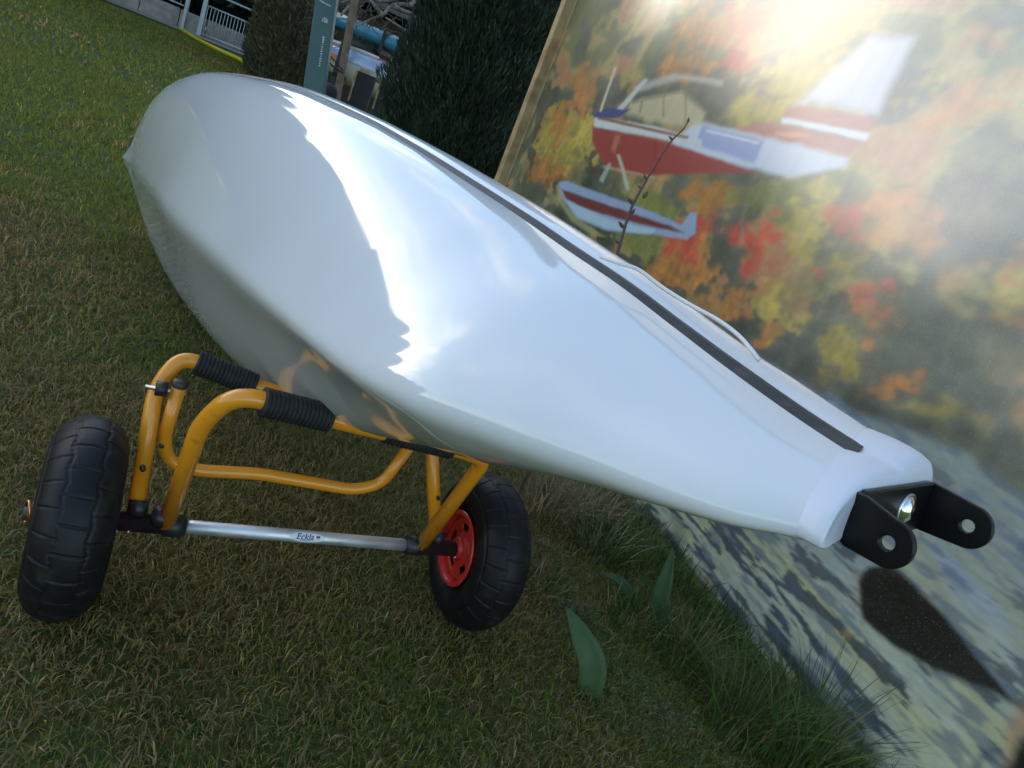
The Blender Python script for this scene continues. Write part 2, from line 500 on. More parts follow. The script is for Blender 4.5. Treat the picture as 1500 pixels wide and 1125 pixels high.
def make_grass():
    XS, YS, HS, WS, LS = [], [], [], [], []
    for n, r0, r1, a0, a1, h, w in ((130000, .35, 1.6, -75, 55, .021, .0021), (80000, 1.6, 3.2, -60, 30, .027, .0036),
                                    (60000, 3.2, 6.5, -58, 10, .040, .0065), (60000, 6.5, 17.5, -58, -10, .045, .014)):
        x, y, r = sector(n, r0, r1, a0, a1)
        k = ~behind_banner(x, y) & ~on_path(x, y) & (vnoise(x * 7, y * 7, 21) * .7 + RNG.random(n) * .6 > .38)
        x, y = x[k], y[k]; n = len(x)
        XS.append(x); YS.append(y)
        HS.append(h * RNG.uniform(.45, 1.25, n) * (.7 + .6 * fbm(x * 3, y * 3, 31))); WS.append(w * RNG.uniform(.6, 1.3, n))
        LS.append(np.clip(RNG.normal(.7, .35, n), .05, 1.3))
    X, Y, H, W, Ln = (np.concatenate(q) for q in (XS, YS, HS, WS, LS))
    far = np.hypot(X, Y) > 3.2
    C = grass_colors(X, Y, np.where(far, -.20, .02))
    o = blades('lawn_grass', X, Y, H, W, Ln, C, droop=.45, tip=.25)
    tag(o, 'short mown lawn grass with straw coloured thatch', 'grass', None, 'stuff')
    # matted dry thatch: long blades lying flat
    x, y, r = sector(34000, .35, 2.6, -70, 50)
    k = ~behind_banner(x, y); x, y = x[k], y[k]; n = len(x)
    C = np.array([.25, .20, .10]) * RNG.uniform(.35, 1.15, (n, 1))
    o = blades('dry_thatch', x, y, RNG.uniform(.010, .032, n), RNG.uniform(.0012, .0028, n), RNG.uniform(1.0, 1.8, n), C, base_z=-.004, droop=.52)
    tag(o, 'flattened dry grass thatch lying in the lawn', 'dry grass', None, 'stuff')
    # longer grass at the foot of the print, dry at the far end and green near the camera
    n = 5200
    u = RNG.uniform(.7, 2.75, n); d = np.abs(RNG.normal(0, .10, n)) + .012
    keep = RNG.random(n) < np.clip(.35 + .9 * fbm(u * 6, d * 6, 44), 0, 1)
    u, d = u[keep], d[keep]; n = len(u)
    P = BA[None] + u[:, None] * B_U[None] + d[:, None] * B_N[None]
    green = np.clip((u - 1.25) / .5, .12, .93)
    gsel = RNG.random(n) < green
    C = np.where(gsel[:, None], np.array([.075, .125, .030]) * RNG.uniform(.6, 1.5, (n, 1)), np.array([.23, .19, .11]) * RNG.uniform(.5, 1.1, (n, 1)))
    H = RNG.uniform(.03, .12, n) * np.where(u > 1.9, 1.05, .95) * (1 - .5 * np.clip(d / .3, 0, 1))
    o = blades('long_grass', P[:, 0], P[:, 1], H, RNG.uniform(.0016, .0034, n), np.clip(RNG.normal(.6, .35, n), .05, 1.3), C, droop=.45)
    tag(o, 'longer uncut grass along the foot of the printed sheet', 'grass', None, 'stuff')


make_grass()


def grass_tuft(name, c, n, h, spread, label, cat, cols, w=.0028, lean=.6, group=None, droop=.35):
    """one clump that a gardener could dig out: arching blades from a small base, four segments each"""
    mb_v, mb_q, mb_c = [], [], []
    V = []; Q = []; T = []; C = []
    k = 0
    for i in range(n):
        a = RNG.uniform(0, 2 * math.pi); rr = spread * math.sqrt(RNG.random())
        b = np.array([c[0] + rr * math.cos(a), c[1] + rr * math.sin(a), -.015])
        hh = h * RNG.uniform(.5, 1.1); ln = abs(RNG.normal(lean, .25)); la = a + RNG.normal(0, .7)
        d = np.array([math.cos(la), math.sin(la), 0])
        fa = la + math.pi / 2 + RNG.normal(0, .4)
        sd = np.array([math.cos(fa), math.sin(fa), 0]) * w * RNG.uniform(.5, 1.2) / 2
        col = np.array(cols[RNG.integers(len(cols))]) * RNG.uniform(.65, 1.3)
        m = 5
        for s in range(m):
            t = s / (m - 1)
            p = b + d * hh * ln * (t ** 1.8) + Z * hh * (t - droop * ln * t ** 2.4)
            ws = sd * (1 - t ** 1.6 * .97)
            V += [p - ws, p + ws]; C += [col, col]
            if s: Q.append((k + 2 * s - 2, k + 2 * s - 1, k + 2 * s + 1, k + 2 * s))
        k += 2 * m
    V = np.array(V) - np.array([c[0], c[1], 0])
    o = fast_mesh(name, V, np.array(Q), np.zeros((0, 3), int), np.array(C), M['blade'])
    o.location = (c[0], c[1], 0)
    return tag(o, label, cat, group)


GREEN = [(.055, .105, .022), (.085, .150, .032), (.050, .10, .022), (.075, .135, .028), (.20, .17, .09)]
MIXED = [(.055, .115, .025), (.32, .27, .15), (.06, .125, .03)]
STRAW = [(.40, .33, .19), (.30, .24, .13), (.20, .15, .08)]
for (px, py, n, h, sp, cols, lab) in (
        (1165, 1120, 230, .24, .07, GREEN, 'dense tuft of long dark green grass nearest the camera below the blue print'),
        (1075, 1062, 200, .18, .06, GREEN, 'dark green grass tuft at the foot of the print, second from the camera'),
        (1000, 965, 190, .14, .055, GREEN, 'green grass tuft beside the broad upright leaf at the print edge'),
        (925, 905, 120, .10, .06, MIXED, 'mixed green and straw grass tuft left of the upright broad leaf'),
        (880, 800, 320, .14, .07, MIXED, 'tall half dry grass tuft under the boat by the corner of the blue print'),
        (800, 740, 340, .14, .08, STRAW, 'straw coloured dead grass tuft behind the red hubbed wheel'),
        (855, 745, 280, .13, .07, STRAW, 'dead grass tuft between the right wheel and the print'),
        (800, 850, 150, .055, .06, MIXED, 'low scruffy grass tuft right of the red hubbed wheel')):
    g = ground(px, py)
    grass_tuft('grass_tuft', g, n, h, sp, lab, 'grass tuft', cols, group='grass tufts along the foot of the print', lean=.7)


def weed(c, n, rad, lab):
    """low rosette of small grey-green leaves"""
    V = []; Q = []; C = []; k = 0
    for i in range(n):
        a = RNG.uniform(0, 2 * math.pi); rr = rad * math.sqrt(RNG.random())
        p = np.array([c[0] + rr * math.cos(a), c[1] + rr * math.sin(a), RNG.uniform(.002, .035) * (1.2 - rr / rad)])
        la = RNG.uniform(0, 2 * math.pi); l = RNG.uniform(.005, .010)
        d = np.array([math.cos(la), math.sin(la), RNG.uniform(-.1, .8)]); d = unit(d) * l
        s = unit(np.cross(d, Z)) * l * .17
        V += [p, p + d * .5 - s, p + d, p + d * .5 + s]; Q.append((k, k + 1, k + 2, k + 3)); k += 4
        C += [np.array([.085, .115, .05]) * RNG.uniform(.4, 1.2)] * 4
    V = np.array(V) - np.array([c[0], c[1], 0])
    o = fast_mesh('lawn_weed', V, np.array(Q), np.zeros((0, 3), int), np.array(C), M['leaf'])
    o.location = (c[0], c[1], 0)
    tag(o, lab, 'weed', 'grey green weeds in the lawn')


for (px, py, n, r, lab) in ((920, 1030, 330, .085, 'patch of tiny grey green leaves in the lawn below the broad dark leaf'),
                            (985, 1075, 240, .07, 'grey green weed patch left of the nearest long grass tuft'),
                            (840, 905, 260, .05, 'grey green weed patch between the right wheel and the leaning broad leaf'),
                            (800, 815, 260, .06, 'grey green weed patch just right of the red hubbed wheel')):
    weed(ground(px, py), n, r, lab)


def broad_leaf(base_px, mids, w, lab):
    """one thick strap leaf: base, middle and tip given as points, cupped along the midrib"""
    P = smooth_path(mids, 6); m = len(P)
    T = np.gradient(P, axis=0); T /= np.linalg.norm(T, axis=1, keepdims=True)
    mb = MB(); V = []; F = []
    to_cam = unit(EYE - P[m // 2])
    for i in range(m):
        t = i / (m - 1)
        wd = w * (math.sin(math.pi * min(1, (t * .86 + .14) ** .8)) ** .8) * (1 if t < 1 else 0) + .0005
        s = unit(np.cross(T[i], to_cam)); nn = np.cross(s, T[i])
        for q in (-1, -.5, 0, .5, 1):
            V.append(P[i] + s * wd * q / 2 - nn * abs(q) ** 1.6 * wd * -.16)
        if i:
            for k in range(4): F.append(((i - 1) * 5 + k, (i - 1) * 5 + k + 1, i * 5 + k + 1, i * 5 + k))
    mb.add(V, F)
    o = mb.build('broad_leaf', M['broad'], None, loc=P[0])
    sm = o.modifiers.new('thick', 'SOLIDIFY'); sm.thickness = .0012
    tag(o, lab, 'leaf', 'broad bulb leaves by the print')


b0 = ground(975, 925)
d0 = (b0 - EYE) @ FWD
broad_leaf(None, [b0 - Z * .02, at(966, 885, d0), at(976, 845, d0 - .005), at(986, 803, d0 - .01)], .036, 'broad pointed green leaf standing upright against the blue print')
b1 = ground(868, 1015)
d1 = (b1 - EYE) @ FWD
broad_leaf(None, [b1 - Z * .02, at(868, 975, d1), at(851, 930, d1 + .005), at(829, 888, d1 + .02)], .044, 'broad dark green leaf leaning left in the open lawn')
b2 = ground(928, 885)
d2 = (b2 - EYE) @ FWD
broad_leaf(None, [b2 - Z * .01, at(921, 868, d2), at(905, 848, d2 + .01), at(877, 838, d2 + .02)], .018, 'narrow pale leaf bent over left of the upright broad leaf')

# ------------------------------------------------------------------ far left: path, wall, gate
E1, E2 = ground(140, 0), ground(372, 92)
fence_dir = unit(ground(362, 82) - ground(262, 42)); fence_dir[2] = 0; fence_dir = unit(fence_dir)
fence_nrm = unit(np.cross(Z, fence_dir))
if fence_nrm[1] > 0: fence_nrm = -fence_nrm          # towards the camera
FP = ground(290, 52)                                 # foot of the gate's left post


def fpt(px, py, off=0.):
    return onplane(px, py, FP + fence_nrm * off, fence_nrm)


def fs(px, py):
    return (fpt(px, py) - FP) @ fence_dir


path_mb = MB()
pa = [FP + fence_dir * s + fence_nrm * o for s, o in ((-16, 1.15), (1.2, .95), (3.2, .9), (6, .9), (6, -.2), (-16, -.2))]
path_mb.add([[p[0], p[1], .004] for p in pa], [(0, 1, 2, 3, 4, 5)])
tag(path_mb.build('path', M['gravel'], None, smooth=False), 'narrow grey gravel path between lawn and gate', None, None, 'structure')

gate_l, gate_r = 0.0, fs(362, 84)
wall = thing('concrete_wall', FP + fence_dir * -2 - fence_nrm * .35, 'low rough concrete wall behind the metal bar gate', 'wall')
wb = MB()
x = -8.0
while x < gate_r + .8:
    w_ = random.uniform(.55, .95)
    mb = MB(); hh = .40 + random.uniform(-.012, .012)
    c = FP + fence_dir * (x + w_ / 2) - fence_nrm * (.30 + random.uniform(-.012, .012)) + Z * hh / 2
    mb.box(c, fence_dir * (w_ / 2 - .008), fence_nrm * .09, Z * hh / 2)
    o = mb.build('wall_block', M['concrete'], wall, smooth=False)
    bv = o.modifiers.new('edge', 'BEVEL'); bv.width = .012; bv.segments = 2
    x += w_

gate = thing('garden_gate', FP, 'low grey metal gate with upright bars by the brown hedge', 'gate')
gh = .98
for s in (gate_l, gate_r):
    MB().box(FP + fence_dir * s + Z * gh / 2, fence_dir * .045, fence_nrm * .04, Z * gh / 2).build('post', M['metal_grey'], gate, smooth=False)
for z_, r_ in ((.96, .020), (.68, .018), (.07, .020)):
    MB().tube([FP + fence_dir * gate_l + Z * z_, FP + fence_dir * gate_r + Z * z_], r_, 8).build('rail', M['metal_grey'], gate)
nb = 15
for i in range(1, nb):
    s = gate_l + (gate_r - gate_l) * i / nb
    MB().tube([FP + fence_dir * s + Z * .08 + fence_nrm * .0, FP + fence_dir * s + Z * .68], .009, 6).build('bar', M['metal_grey'], gate)
fl = thing('bar_fence', FP + fence_dir * -1.3, 'grey metal bar fence continuing left of the gate', 'fence')
for s in (-.35, -2.9):
    MB().box(FP + fence_dir * s - fence_nrm * .06 + Z * .5, fence_dir * .03, fence_nrm * .03, Z * .5).build('post', M['metal_grey'], fl, smooth=False)
for z_ in (.48, .95):
    MB().tube([FP + fence_dir * -.35 - fence_nrm * .06 + Z * z_, FP + fence_dir * -2.9 - fence_nrm * .06 + Z * z_], .016, 8).build('rail', M['metal_grey'], fl)
for i in range(1, 20):
    s = -.35 - 2.55 * i / 20
    MB().tube([FP + fence_dir * s - fence_nrm * .06 + Z * .48, FP + fence_dir * s - fence_nrm * .06 + Z * .95], .008, 6).build('bar', M['metal_grey'], fl)

wp = ground(268, 35)
o = MB().tube([wp, wp + Z * 1.7], .06, 14).build('white_post', M['post_white'], None, loc=wp)
tag(o, 'pale round post standing just left of the metal gate', 'post')

# yellow hose along the lawn edge
hp = [ground(x, y) for x, y in ((262, 46), (285, 60), (310, 73), (340, 87), (370, 101), (400, 115), (430, 129), (470, 148))]
hp = [h + Z * .055 for h in hp]
o = MB().tube(smooth_path(hp, 6), .032, 8).build('garden_hose', M['hose'], None, loc=hp[0])
tag(o, 'thin bright yellow line of hose lying along the lawn edge', 'hose')


# ------------------------------------------------------------------ trees and hedges
def leaves(name, parent, P, D, size, cols, material=None, aspect=.34, jitter=.5):
    """many leaf-sized diamonds; P positions, D outward directions"""
    n = len(P)
    d = D + RNG.normal(0, jitter, (n, 3)); d /= np.linalg.norm(d, axis=1, keepdims=True)
    s = np.cross(d, RNG.normal(0, 1, (n, 3))); s /= np.linalg.norm(s, axis=1, keepdims=True) + 1e-9
    L_ = size * RNG.uniform(.6, 1.4, (n, 1))
    off = np.array(world_loc(parent)) if parent is not None else np.zeros(3)
    P = P - off
    V = np.stack([P, P + d * L_ * .45 - s * L_ * aspect / 2, P + d * L_, P + d * L_ * .45 + s * L_ * aspect / 2], 1).reshape(-1, 3)
    q = (np.arange(n) * 4)[:, None] + np.arange(4)[None]
    o = fast_mesh(name, V, q, np.zeros((0, 3), int), np.repeat(cols, 4, axis=0), material or M['leaf'])
    o.parent = parent
    return o


def conifer(base, h, r, n, size, lab, cat='conifer', col=(.032, .055, .026), col2=(.055, .075, .03), shape='column', group=None, clump=5., low=.02, name='conifer_tree', aspect=.34, jitter=.5, rise=.65):
    base = np.asarray(base, float)
    t = thing(name, base, lab, cat, group)
    MB().tube([base - Z * .05, base + Z * h * .45, base + Z * h * .9], [r * .12, r * .08, r * .02], 8).build('trunk', M['bark'], t)
    z = low + (1 - low) * RNG.random(n) ** 1.05
    a = RNG.uniform(0, 2 * math.pi, n)
    if shape == 'column': prof = np.clip(1 - z ** 3.2, 0, 1) ** .6 * np.clip(.55 + z * 3, 0, 1)
    elif shape == 'cone': prof = (1 - z) ** .75 * np.clip(.6 + z * 4, 0, 1)
    elif shape == 'hedge': prof = np.clip(1 - z ** 9, 0, 1) * np.clip(.8 + z * 2, 0, 1)
    else: prof = np.sqrt(np.clip(1 - (2 * z - 1) ** 2, 0, 1))
    bump = .78 + .44 * fbm(a * clump / 2, z * clump * h / r / 3, int(base[0] * 7) % 97, 3)
    rr = r * prof * bump * (1 - .45 * RNG.random(n) ** 2.2)
    P = np.stack([base[0] + rr * np.cos(a), base[1] + rr * np.sin(a), base[2] + z * h], 1)
    D = np.stack([np.cos(a) * .55, np.sin(a) * .55, np.full(n, rise)], 1)
    k = np.clip(fbm(a * 4, z * h * 4, 17, 3) * 1.6 - .3, 0, 1)[:, None]
    C = (np.array(col) * (1 - k) + np.array(col2) * k) * RNG.uniform(.6, 1.4, (n, 1))
    leaves('crown', t, P, D, size, C, aspect=aspect, jitter=jitter)
    return t


def px_ground(x, y, d):
    p = at(x, y, d); return np.array([p[0], p[1], 0.])


# big dark conifer between the stored boats and the print
cb = px_ground(712, 130, 5.0)
conifer(cb, 3.4, .62, 150000, .055, 'large dark evergreen beside the wooden edge of the print', aspect=.16, jitter=.32, rise=1.1, col=(.016, .026, .015), col2=(.03, .048, .022))
conifer(px_ground(800, 120, 6.2), 2.35, .62, 50000, .055, 'shorter dark evergreen half hidden behind the print edge', aspect=.16, jitter=.32, rise=1.1, col=(.016, .025, .015), col2=(.03, .045, .022))
conifer(px_ground(640, 160, 4.9), 1.75, .30, 24000, .05, 'lighter green evergreen shoots at the left foot of the big dark evergreen', aspect=.16, jitter=.3, rise=1.2, col=(.035, .06, .022), col2=(.06, .095, .035))
# brown green hedge left of the green post
hb = ground(432, 124)
for i, (s, lab) in enumerate(((0, 'brownish green clipped thuja next to the green post'), (-.75, 'brownish green thuja beside the metal gate'))):
    p = px_ground(440, 60, 10.2) if i == 0 else px_ground(409, 50, 12.4)
    conifer(p, 3.0, .66 if i == 0 else .46, 30000, .085, lab, 'hedge tree', (.075, .070, .034), (.115, .105, .045), 'hedge', 'brown thujas by the gate', name='thuja', aspect=.22, jitter=.45, rise=.9)
# trees at the back of the garden and along its left side
k = 0
back = [(-34.5, 26, 4.6, 'dark conifer at the back directly behind the metal gate'), (-30, 25, 5.5, 'dark conifer at the back, right of the gate'),
        (-26, 24, 6, 'dark conifer at the back behind the brown thujas'), (-22, 22, 6, 'dark conifer at the back behind the green post'),
        (-18.5, 21, 6, 'dark conifer at the back behind the teal boat'), (-15, 22, 6.5, 'dark conifer at the back over the shed roof'),
        (-11.5, 21, 6, 'dark conifer at the back behind the big near evergreen')]
for az, d, h, lab in back:
    a = math.radians(az)
    conifer((d * math.sin(a), d * math.cos(a), 0), h, 1.8, 9000, .42, lab, 'conifer', (.018, .030, .015), (.034, .050, .02), 'column', 'conifers along the back of the garden')
side = [(-36.5, 22, 6.2, 'tall dark tree nearest the gate in the row left of the lawn'), (-41, 18.5, 5.6, 'second dark tree from the gate in the row left of the lawn'),
        (-46.5, 16.5, 5.0, 'third dark tree from the gate in the row left of the lawn'), (-53, 15, 5.5, 'fourth dark tree from the gate in the row left of the lawn'),
        (-60, 14.2, 5.2, 'fifth dark tree from the gate in the row left of the lawn'), (-67, 14, 4.5, 'sixth, shorter tree from the gate in the row left of the lawn'),
        (-74, 14.2, 2.9, 'first of the lower bushes that end the row left of the lawn'), (-81, 14.5, 3.2, 'second of the lower bushes that end the row left of the lawn'),
        (-88, 15, 3.7, 'third of the lower bushes that end the row left of the lawn'), (-96, 15, 3.9, 'last of the lower bushes that end the row left of the lawn')]
for i, (az, d, h, lab) in enumerate(side):
    a = math.radians(az)
    conifer((d * math.sin(a), d * math.cos(a), 0), h, 1.45, 15000, .38, lab, 'tree', (.02, .034, .015), (.04, .055, .02),
            'column', 'trees along the left side of the lawn', name='garden_tree')

# bare gnarled tree above the boats
bt = px_ground(640, 150, 8.2)
tree = thing('bare_tree', bt, 'bare gnarled tree with pale twisting branches above the stored boats', 'tree')
MB().tube(smooth_path([bt - Z * .05, bt + Z * .5 + [.03, 0, 0], at(636, 95, 8.2), at(640, 40, 8.2), at(632, -20, 8.2)], 5), np.linspace(.075, .045, 21), 10).build('trunk', M['palebark'], tree)
br = [[(640, 45), (622, 22), (598, 8), (575, 8), (560, 22), (540, 30), (522, 38)], [(575, 8), (590, 16), (602, 20), (616, 32), (622, 52)],
      [(622, 22), (636, 10), (628, -8)], [(560, 22), (548, 8), (538, -8)], [(600, 9), (612, -2), (626, -14)], [(640, 70), (626, 56), (612, 54), (590, 42), (565, 26)],
      [(632, 0), (600, -6), (560, 2), (530, -8), (500, 4)], [(530, -8), (512, 8), (500, 22)]]
for b_ in br:
    pts = smooth_path([at(x, y, 8.2 + random.uniform(-.15, .15)) for x, y in b_], 5)
    MB().tube(pts, np.linspace(.030, .012, len(pts)), 7).build('branch', M['palebark'], tree)
for i in range(70):
    x0, y0 = random.uniform(470, 640), random.uniform(-20, 45)
    d = 8.2 + random.uniform(-.5, .5); a = random.uniform(0, 6.28); l = random.uniform(20, 60)
    pts = [at(x0, y0, d)]
    for s in range(4):
        a += random.uniform(-.5, .5); x0 += math.cos(a) * l / 4; y0 += math.sin(a) * l / 4
        pts.append(at(x0, y0, d))
    MB().tube(smooth_path(pts, 3), np.linspace(.006, .002, 13), 5).build('twig', M['bark'], tree)

# ------------------------------------------------------------------ things behind the boat
# green post with worn white lettering
gp0 = np.array([*at(452, 135, 6.0)[:2], 0.])
d6 = 6.0
pl, pr = at(447, 130, d6), at(476, 130, d6)
gdir = unit(np.array([(pr - pl)[0], (pr - pl)[1], 0])); gnr = unit(np.cross(Z, gdir)); gnr = -gnr if gnr[1] > 0 else gnr
top_c = at(479, 0, d6)
gc = at(461, 130, d6); gb = np.array([gc[0], gc[1], 0])
lean = (top_c - gc) / (top_c[2] - gc[2])             # per metre of height
gb = gc - lean * gc[2]
gw = .5 * np.linalg.norm(pr - pl) * 1.05
sign = thing('green_post', gb, 'tall flat dark green post with worn white lettering and a round emblem', 'post')
H_ = 1.9
o = MB().box(gb + lean * H_ / 2, gdir * gw, gnr * .045, lean * H_ / 2).build('panel', M['green_paint'], sign, smooth=False)
bv = o.modifiers.new('edge', 'BEVEL'); bv.width = .008; bv.segments = 2
face = gnr * .0475


def gpt(px, py):
    q = onplane(px, py, gb + face, unit(np.cross(gdir, lean)))
    return q


em = MB()
c0 = gpt(476, 31); ru = .030
for k in range(9):                                   # round emblem of small wedges
    a = k * 2 * math.pi / 9
    p = c0 + (gdir * math.cos(a) + Z * math.sin(a)) * ru * .72
    em.box(p, (gdir * math.cos(a) + Z * math.sin(a)) * ru * .24, unit(-gdir * math.sin(a) + Z * math.cos(a)) * ru * .14, gnr * .0012)
em.box(c0 + gdir * .004, gdir * .011, Z * .009, gnr * .0012)
em.build('emblem', M['white_print'], sign, smooth=False)
tx = MB()
for i in range(13):                                  # worn, illegible row of letters reading up the post
    t = i / 12
    p = gpt(468 + (474 - 468) * t, 96 + (55 - 96) * t)
    tx.box(p, gdir * random.uniform(.004, .009), Z * random.uniform(.004, .0075), gnr * .0012)
for i in range(9):
    t = i / 8
    p = gpt(469 + 15 * t, 1 + 8 * t)
    tx.box(p, gdir * .0045, Z * random.uniform(.003, .008), gnr * .0012)
tx.build('lettering', M['white_print'], sign, smooth=False)

# wooden pole with two cables
p1, p2 = at(524, -20, 7.0), at(492, 150, 7.0)
pd = (p2 - p1) / (p1[2] - p2[2])
pbase = p2 + pd * p2[2]
pole = thing('wooden_pole', pbase, 'slim wooden pole leaning beside the green post in front of the boats', 'pole')
MB().box((p1 + pbase) / 2, unit([1, .35, 0]) * .036, unit([-.35, 1, 0]) * .030, (p1 - pbase) / 2).build('shaft', M['dark_wood'], pole, smooth=False)
MB().tube(smooth_path([at(472, 70, 6.8), at(480, 88, 6.85), at(490, 99, 6.9), at(503, 107, 6.95)], 6), .009, 7).build('cable', M['black_plastic'], pole)
MB().tube(smooth_path([at(474, 62, 6.8), at(486, 84, 6.85), at(503, 104, 6.95)], 6), .006, 7).build('cable', M['black_plastic'], pole)


# stored boats
def stored_boat(name, pts, half_w, half_h, material, lab, cat, keel_up=True):
    P = np.asarray(pts, float); n = 22
    ctr = thing(name, P.mean(0), lab, cat, 'boats stored behind the pole')
    A, B = P[0], P[-1]; d = unit(B - A); ln = np.linalg.norm(B - A)
    s = unit(np.cross(Z, d)); u = np.cross(d, s)
    V = []; m = 16
    for i in range(n):
        t = i / (n - 1); e = max(.04, (1 - abs(2 * t - 1) ** 3.2)) ** .75
        c = A + (B - A) * t
        for k in range(m):
            a = 2 * math.pi * k / m
            zz = math.sin(a); zz = zz if zz > 0 else zz * .55
            V.append(c + s * math.copysign(abs(math.cos(a)) ** .7, math.cos(a)) * half_w * e + u * math.copysign(abs(zz) ** .7, zz) * half_h * (e * .6 + .4))
    F = [(i * m + k, i * m + (k + 1) % m, (i + 1) * m + (k + 1) % m, (i + 1) * m + k) for i in range(n - 1) for k in range(m)]
    F += [tuple(range(m))[::-1], tuple((n - 1) * m + k for k in range(m))]
    MB().add(V, F).build('hull', material, ctr)
    return ctr, A, B, d, s, u


A_, B_ = at(487, 40, 9.4), at(655, 92, 9.0)
A_[2] = B_[2] = (A_[2] + B_[2]) / 2
tb, A, B, d, s, u = stored_boat('stored_boat', [A_, B_], .30, .125, M['teal'], 'teal boat hull stored on its rack, upper of the two', 'boat')
MB().box(A + d * .06 + u * .10, d * .07, s * .06, u * .03).build('bow_tip', M['white_boat'], tb, smooth=False)
for t in (.55,):
    MB().box(A + (B - A) * t + u * -.01, d * .022, s * .308, u * .135).build('strap', M['black_plastic'], tb, smooth=False)
MB().box(A + (B - A) * .42 - s * .12 + u * .115, d * .42, s * .02, u * .012).build('timber_strip', M['wood'], tb, smooth=False)

A2, B2 = at(474, 82, 8.9), at(632, 132, 8.7)
A2[2] = B2[2] = (A2[2] + B2[2]) / 2
bb, A, B, d, s, u = stored_boat('stored_boat', [A2, B2], .32, .17, M['blue_boat'], 'glossy pale blue boat with red lines, lower of the two stored boats', 'boat')
side_s = s if s[1] < 0 else -s
for t0, t1, h0, h1 in ((.15, .98, .135, .10),):
    MB().tube(smooth_path([A + (B - A) * (t0 + (t1 - t0) * q) + side_s * (.16 + .05 * math.sin(q * 3.1)) + u * (.155 - .02 * q) for q in np.linspace(0, 1, 7)], 4), .014, 6).build('red_line', M['red'], bb)
MB().tube([A + (B - A) * .62 + side_s * .20 + u * .15, A + (B - A) * .56 + side_s * .31 + u * .0], .010, 6).build('red_line', M['red'], bb)
MB().box(A + (B - A) * .13 + side_s * .16 - u * .02, d * .16, s * .13, u * .03).build('orange_bow', M['orange_boat'], bb, smooth=False)
V = []; n_ = 20
for i in range(n_):
    t = i / (n_ - 1); e = max(.1, 1 - abs(2 * t - 1) ** 3) ** .6
    for k in range(9):
        a = math.pi * (1 + k / 8)
        V.append(A + (B - A) * (.0 + .97 * t) + s * math.cos(a) * .315 * e - u * .02 + u * math.sin(a) * .27 * e)
MB().add(V, [(i * 9 + k, i * 9 + k + 1, (i + 1) * 9 + k + 1, (i + 1) * 9 + k) for i in range(n_ - 1) for k in range(8)]).build('belly', M['white_boat'], bb)
MB().tube(smooth_path([A + (B - A) * q + side_s * (.20 + .03 * math.sin(q * 3.1)) + u * (.125 + .03 * math.sin(q * 3.1)) for q in np.linspace(.08, .55, 6)], 4), .022, 8).build('rim', M['white_boat'], bb)  # white tube stands in for a highlight along the blue boat's top
MB().tube([A + (B - A) * .58 + u * .12, A + (B - A) * .60 + u * .24], .010, 6).build('cleat', M['steel'], bb)
MB().tube([A + (B - A) * .56 + u * .235, A + (B - A) * .64 + u * .225], .012, 6).build('cleat', M['steel'], bb)
# trestle that carries both
rk = thing('boat_rack', (A2 + B2) / 2 * [1, 1, 0], 'dark timber rack carrying the two stored boats', 'rack')
for t in (.3, .75):
    q = A2 + (B2 - A2) * t
    for sd in (-.42, .42):
        f = q + s * sd
        MB().box(np.array([f[0], f[1], .65]), d * .03, s * .03, Z * .65).build('upright', M['dark_board'], rk, smooth=False)
    MB().box(np.array([q[0], q[1], A2[2] - .20]), d * .03, s * .45, Z * .025).build('crossbar', M['dark_board'], rk, smooth=False)
    MB().box(np.array([q[0], q[1], A_[2] - .155]), d * .03, s * .45, Z * .025).build('crossbar', M['dark_board'], rk, smooth=False)

# dark boards standing in front
for (tl, tr_, bl, lab) in (((527, 104), (551, 114), (515, 175), 'dark weathered board with a pale lit left edge, left of two'),
                           ((563, 116), (590, 126), (548, 190), 'dark weathered board with a pale cap, right of two')):
    dd = 6.6
    a1, a2, a3 = at(*tl, dd), at(*tr_, dd), at(*bl, dd)
    w2 = unit([(a2 - a1)[0], (a2 - a1)[1], 0]); ww = np.linalg.norm(a2 - a1) / 2
    base = np.array([a1[0], a1[1], 0]) + w2 * ww
    top = a1[2]
    nrm = unit(np.cross(Z, w2)); nrm = -nrm if nrm[1] > 0 else nrm
    t = thing('dark_board', base, lab, 'board', 'dark boards behind the boat')
    o = MB().box(base + Z * top / 2, w2 * ww, nrm * .03, Z * top / 2).build('board', M['dark_board'], t, smooth=False)
    MB().box(base + Z * (top - .14) - w2 * (ww + .010) + nrm * .01, w2 * .009, nrm * .028, Z * .14).build('lit_edge', M['wood'], t, smooth=False)  # pale wood strip imitates sunlight on the left edge
    MB().box(base + Z * (top + .015) - w2 * ww * .3, w2 * ww * .55, nrm * .035, Z * .014).build('cap', M['wood'], t, smooth=False)  # pale wood piece stands in for the sunlit board top
# rounded dark thing below the cables
q = at(484, 126, 6.4)
o = MB().lathe([(-.0, .001), (.0, .075), (q[2] - .05, .075), (q[2] - .01, .062), (q[2] + .015, .03), (q[2] + .02, .001)], np.array([q[0], q[1], 0]), Z, 16).build('round_bollard', M['dark_board'], None, loc=(q[0], q[1], 0))
tag(o, 'short dark rounded post between the green post and the wooden pole', 'post')

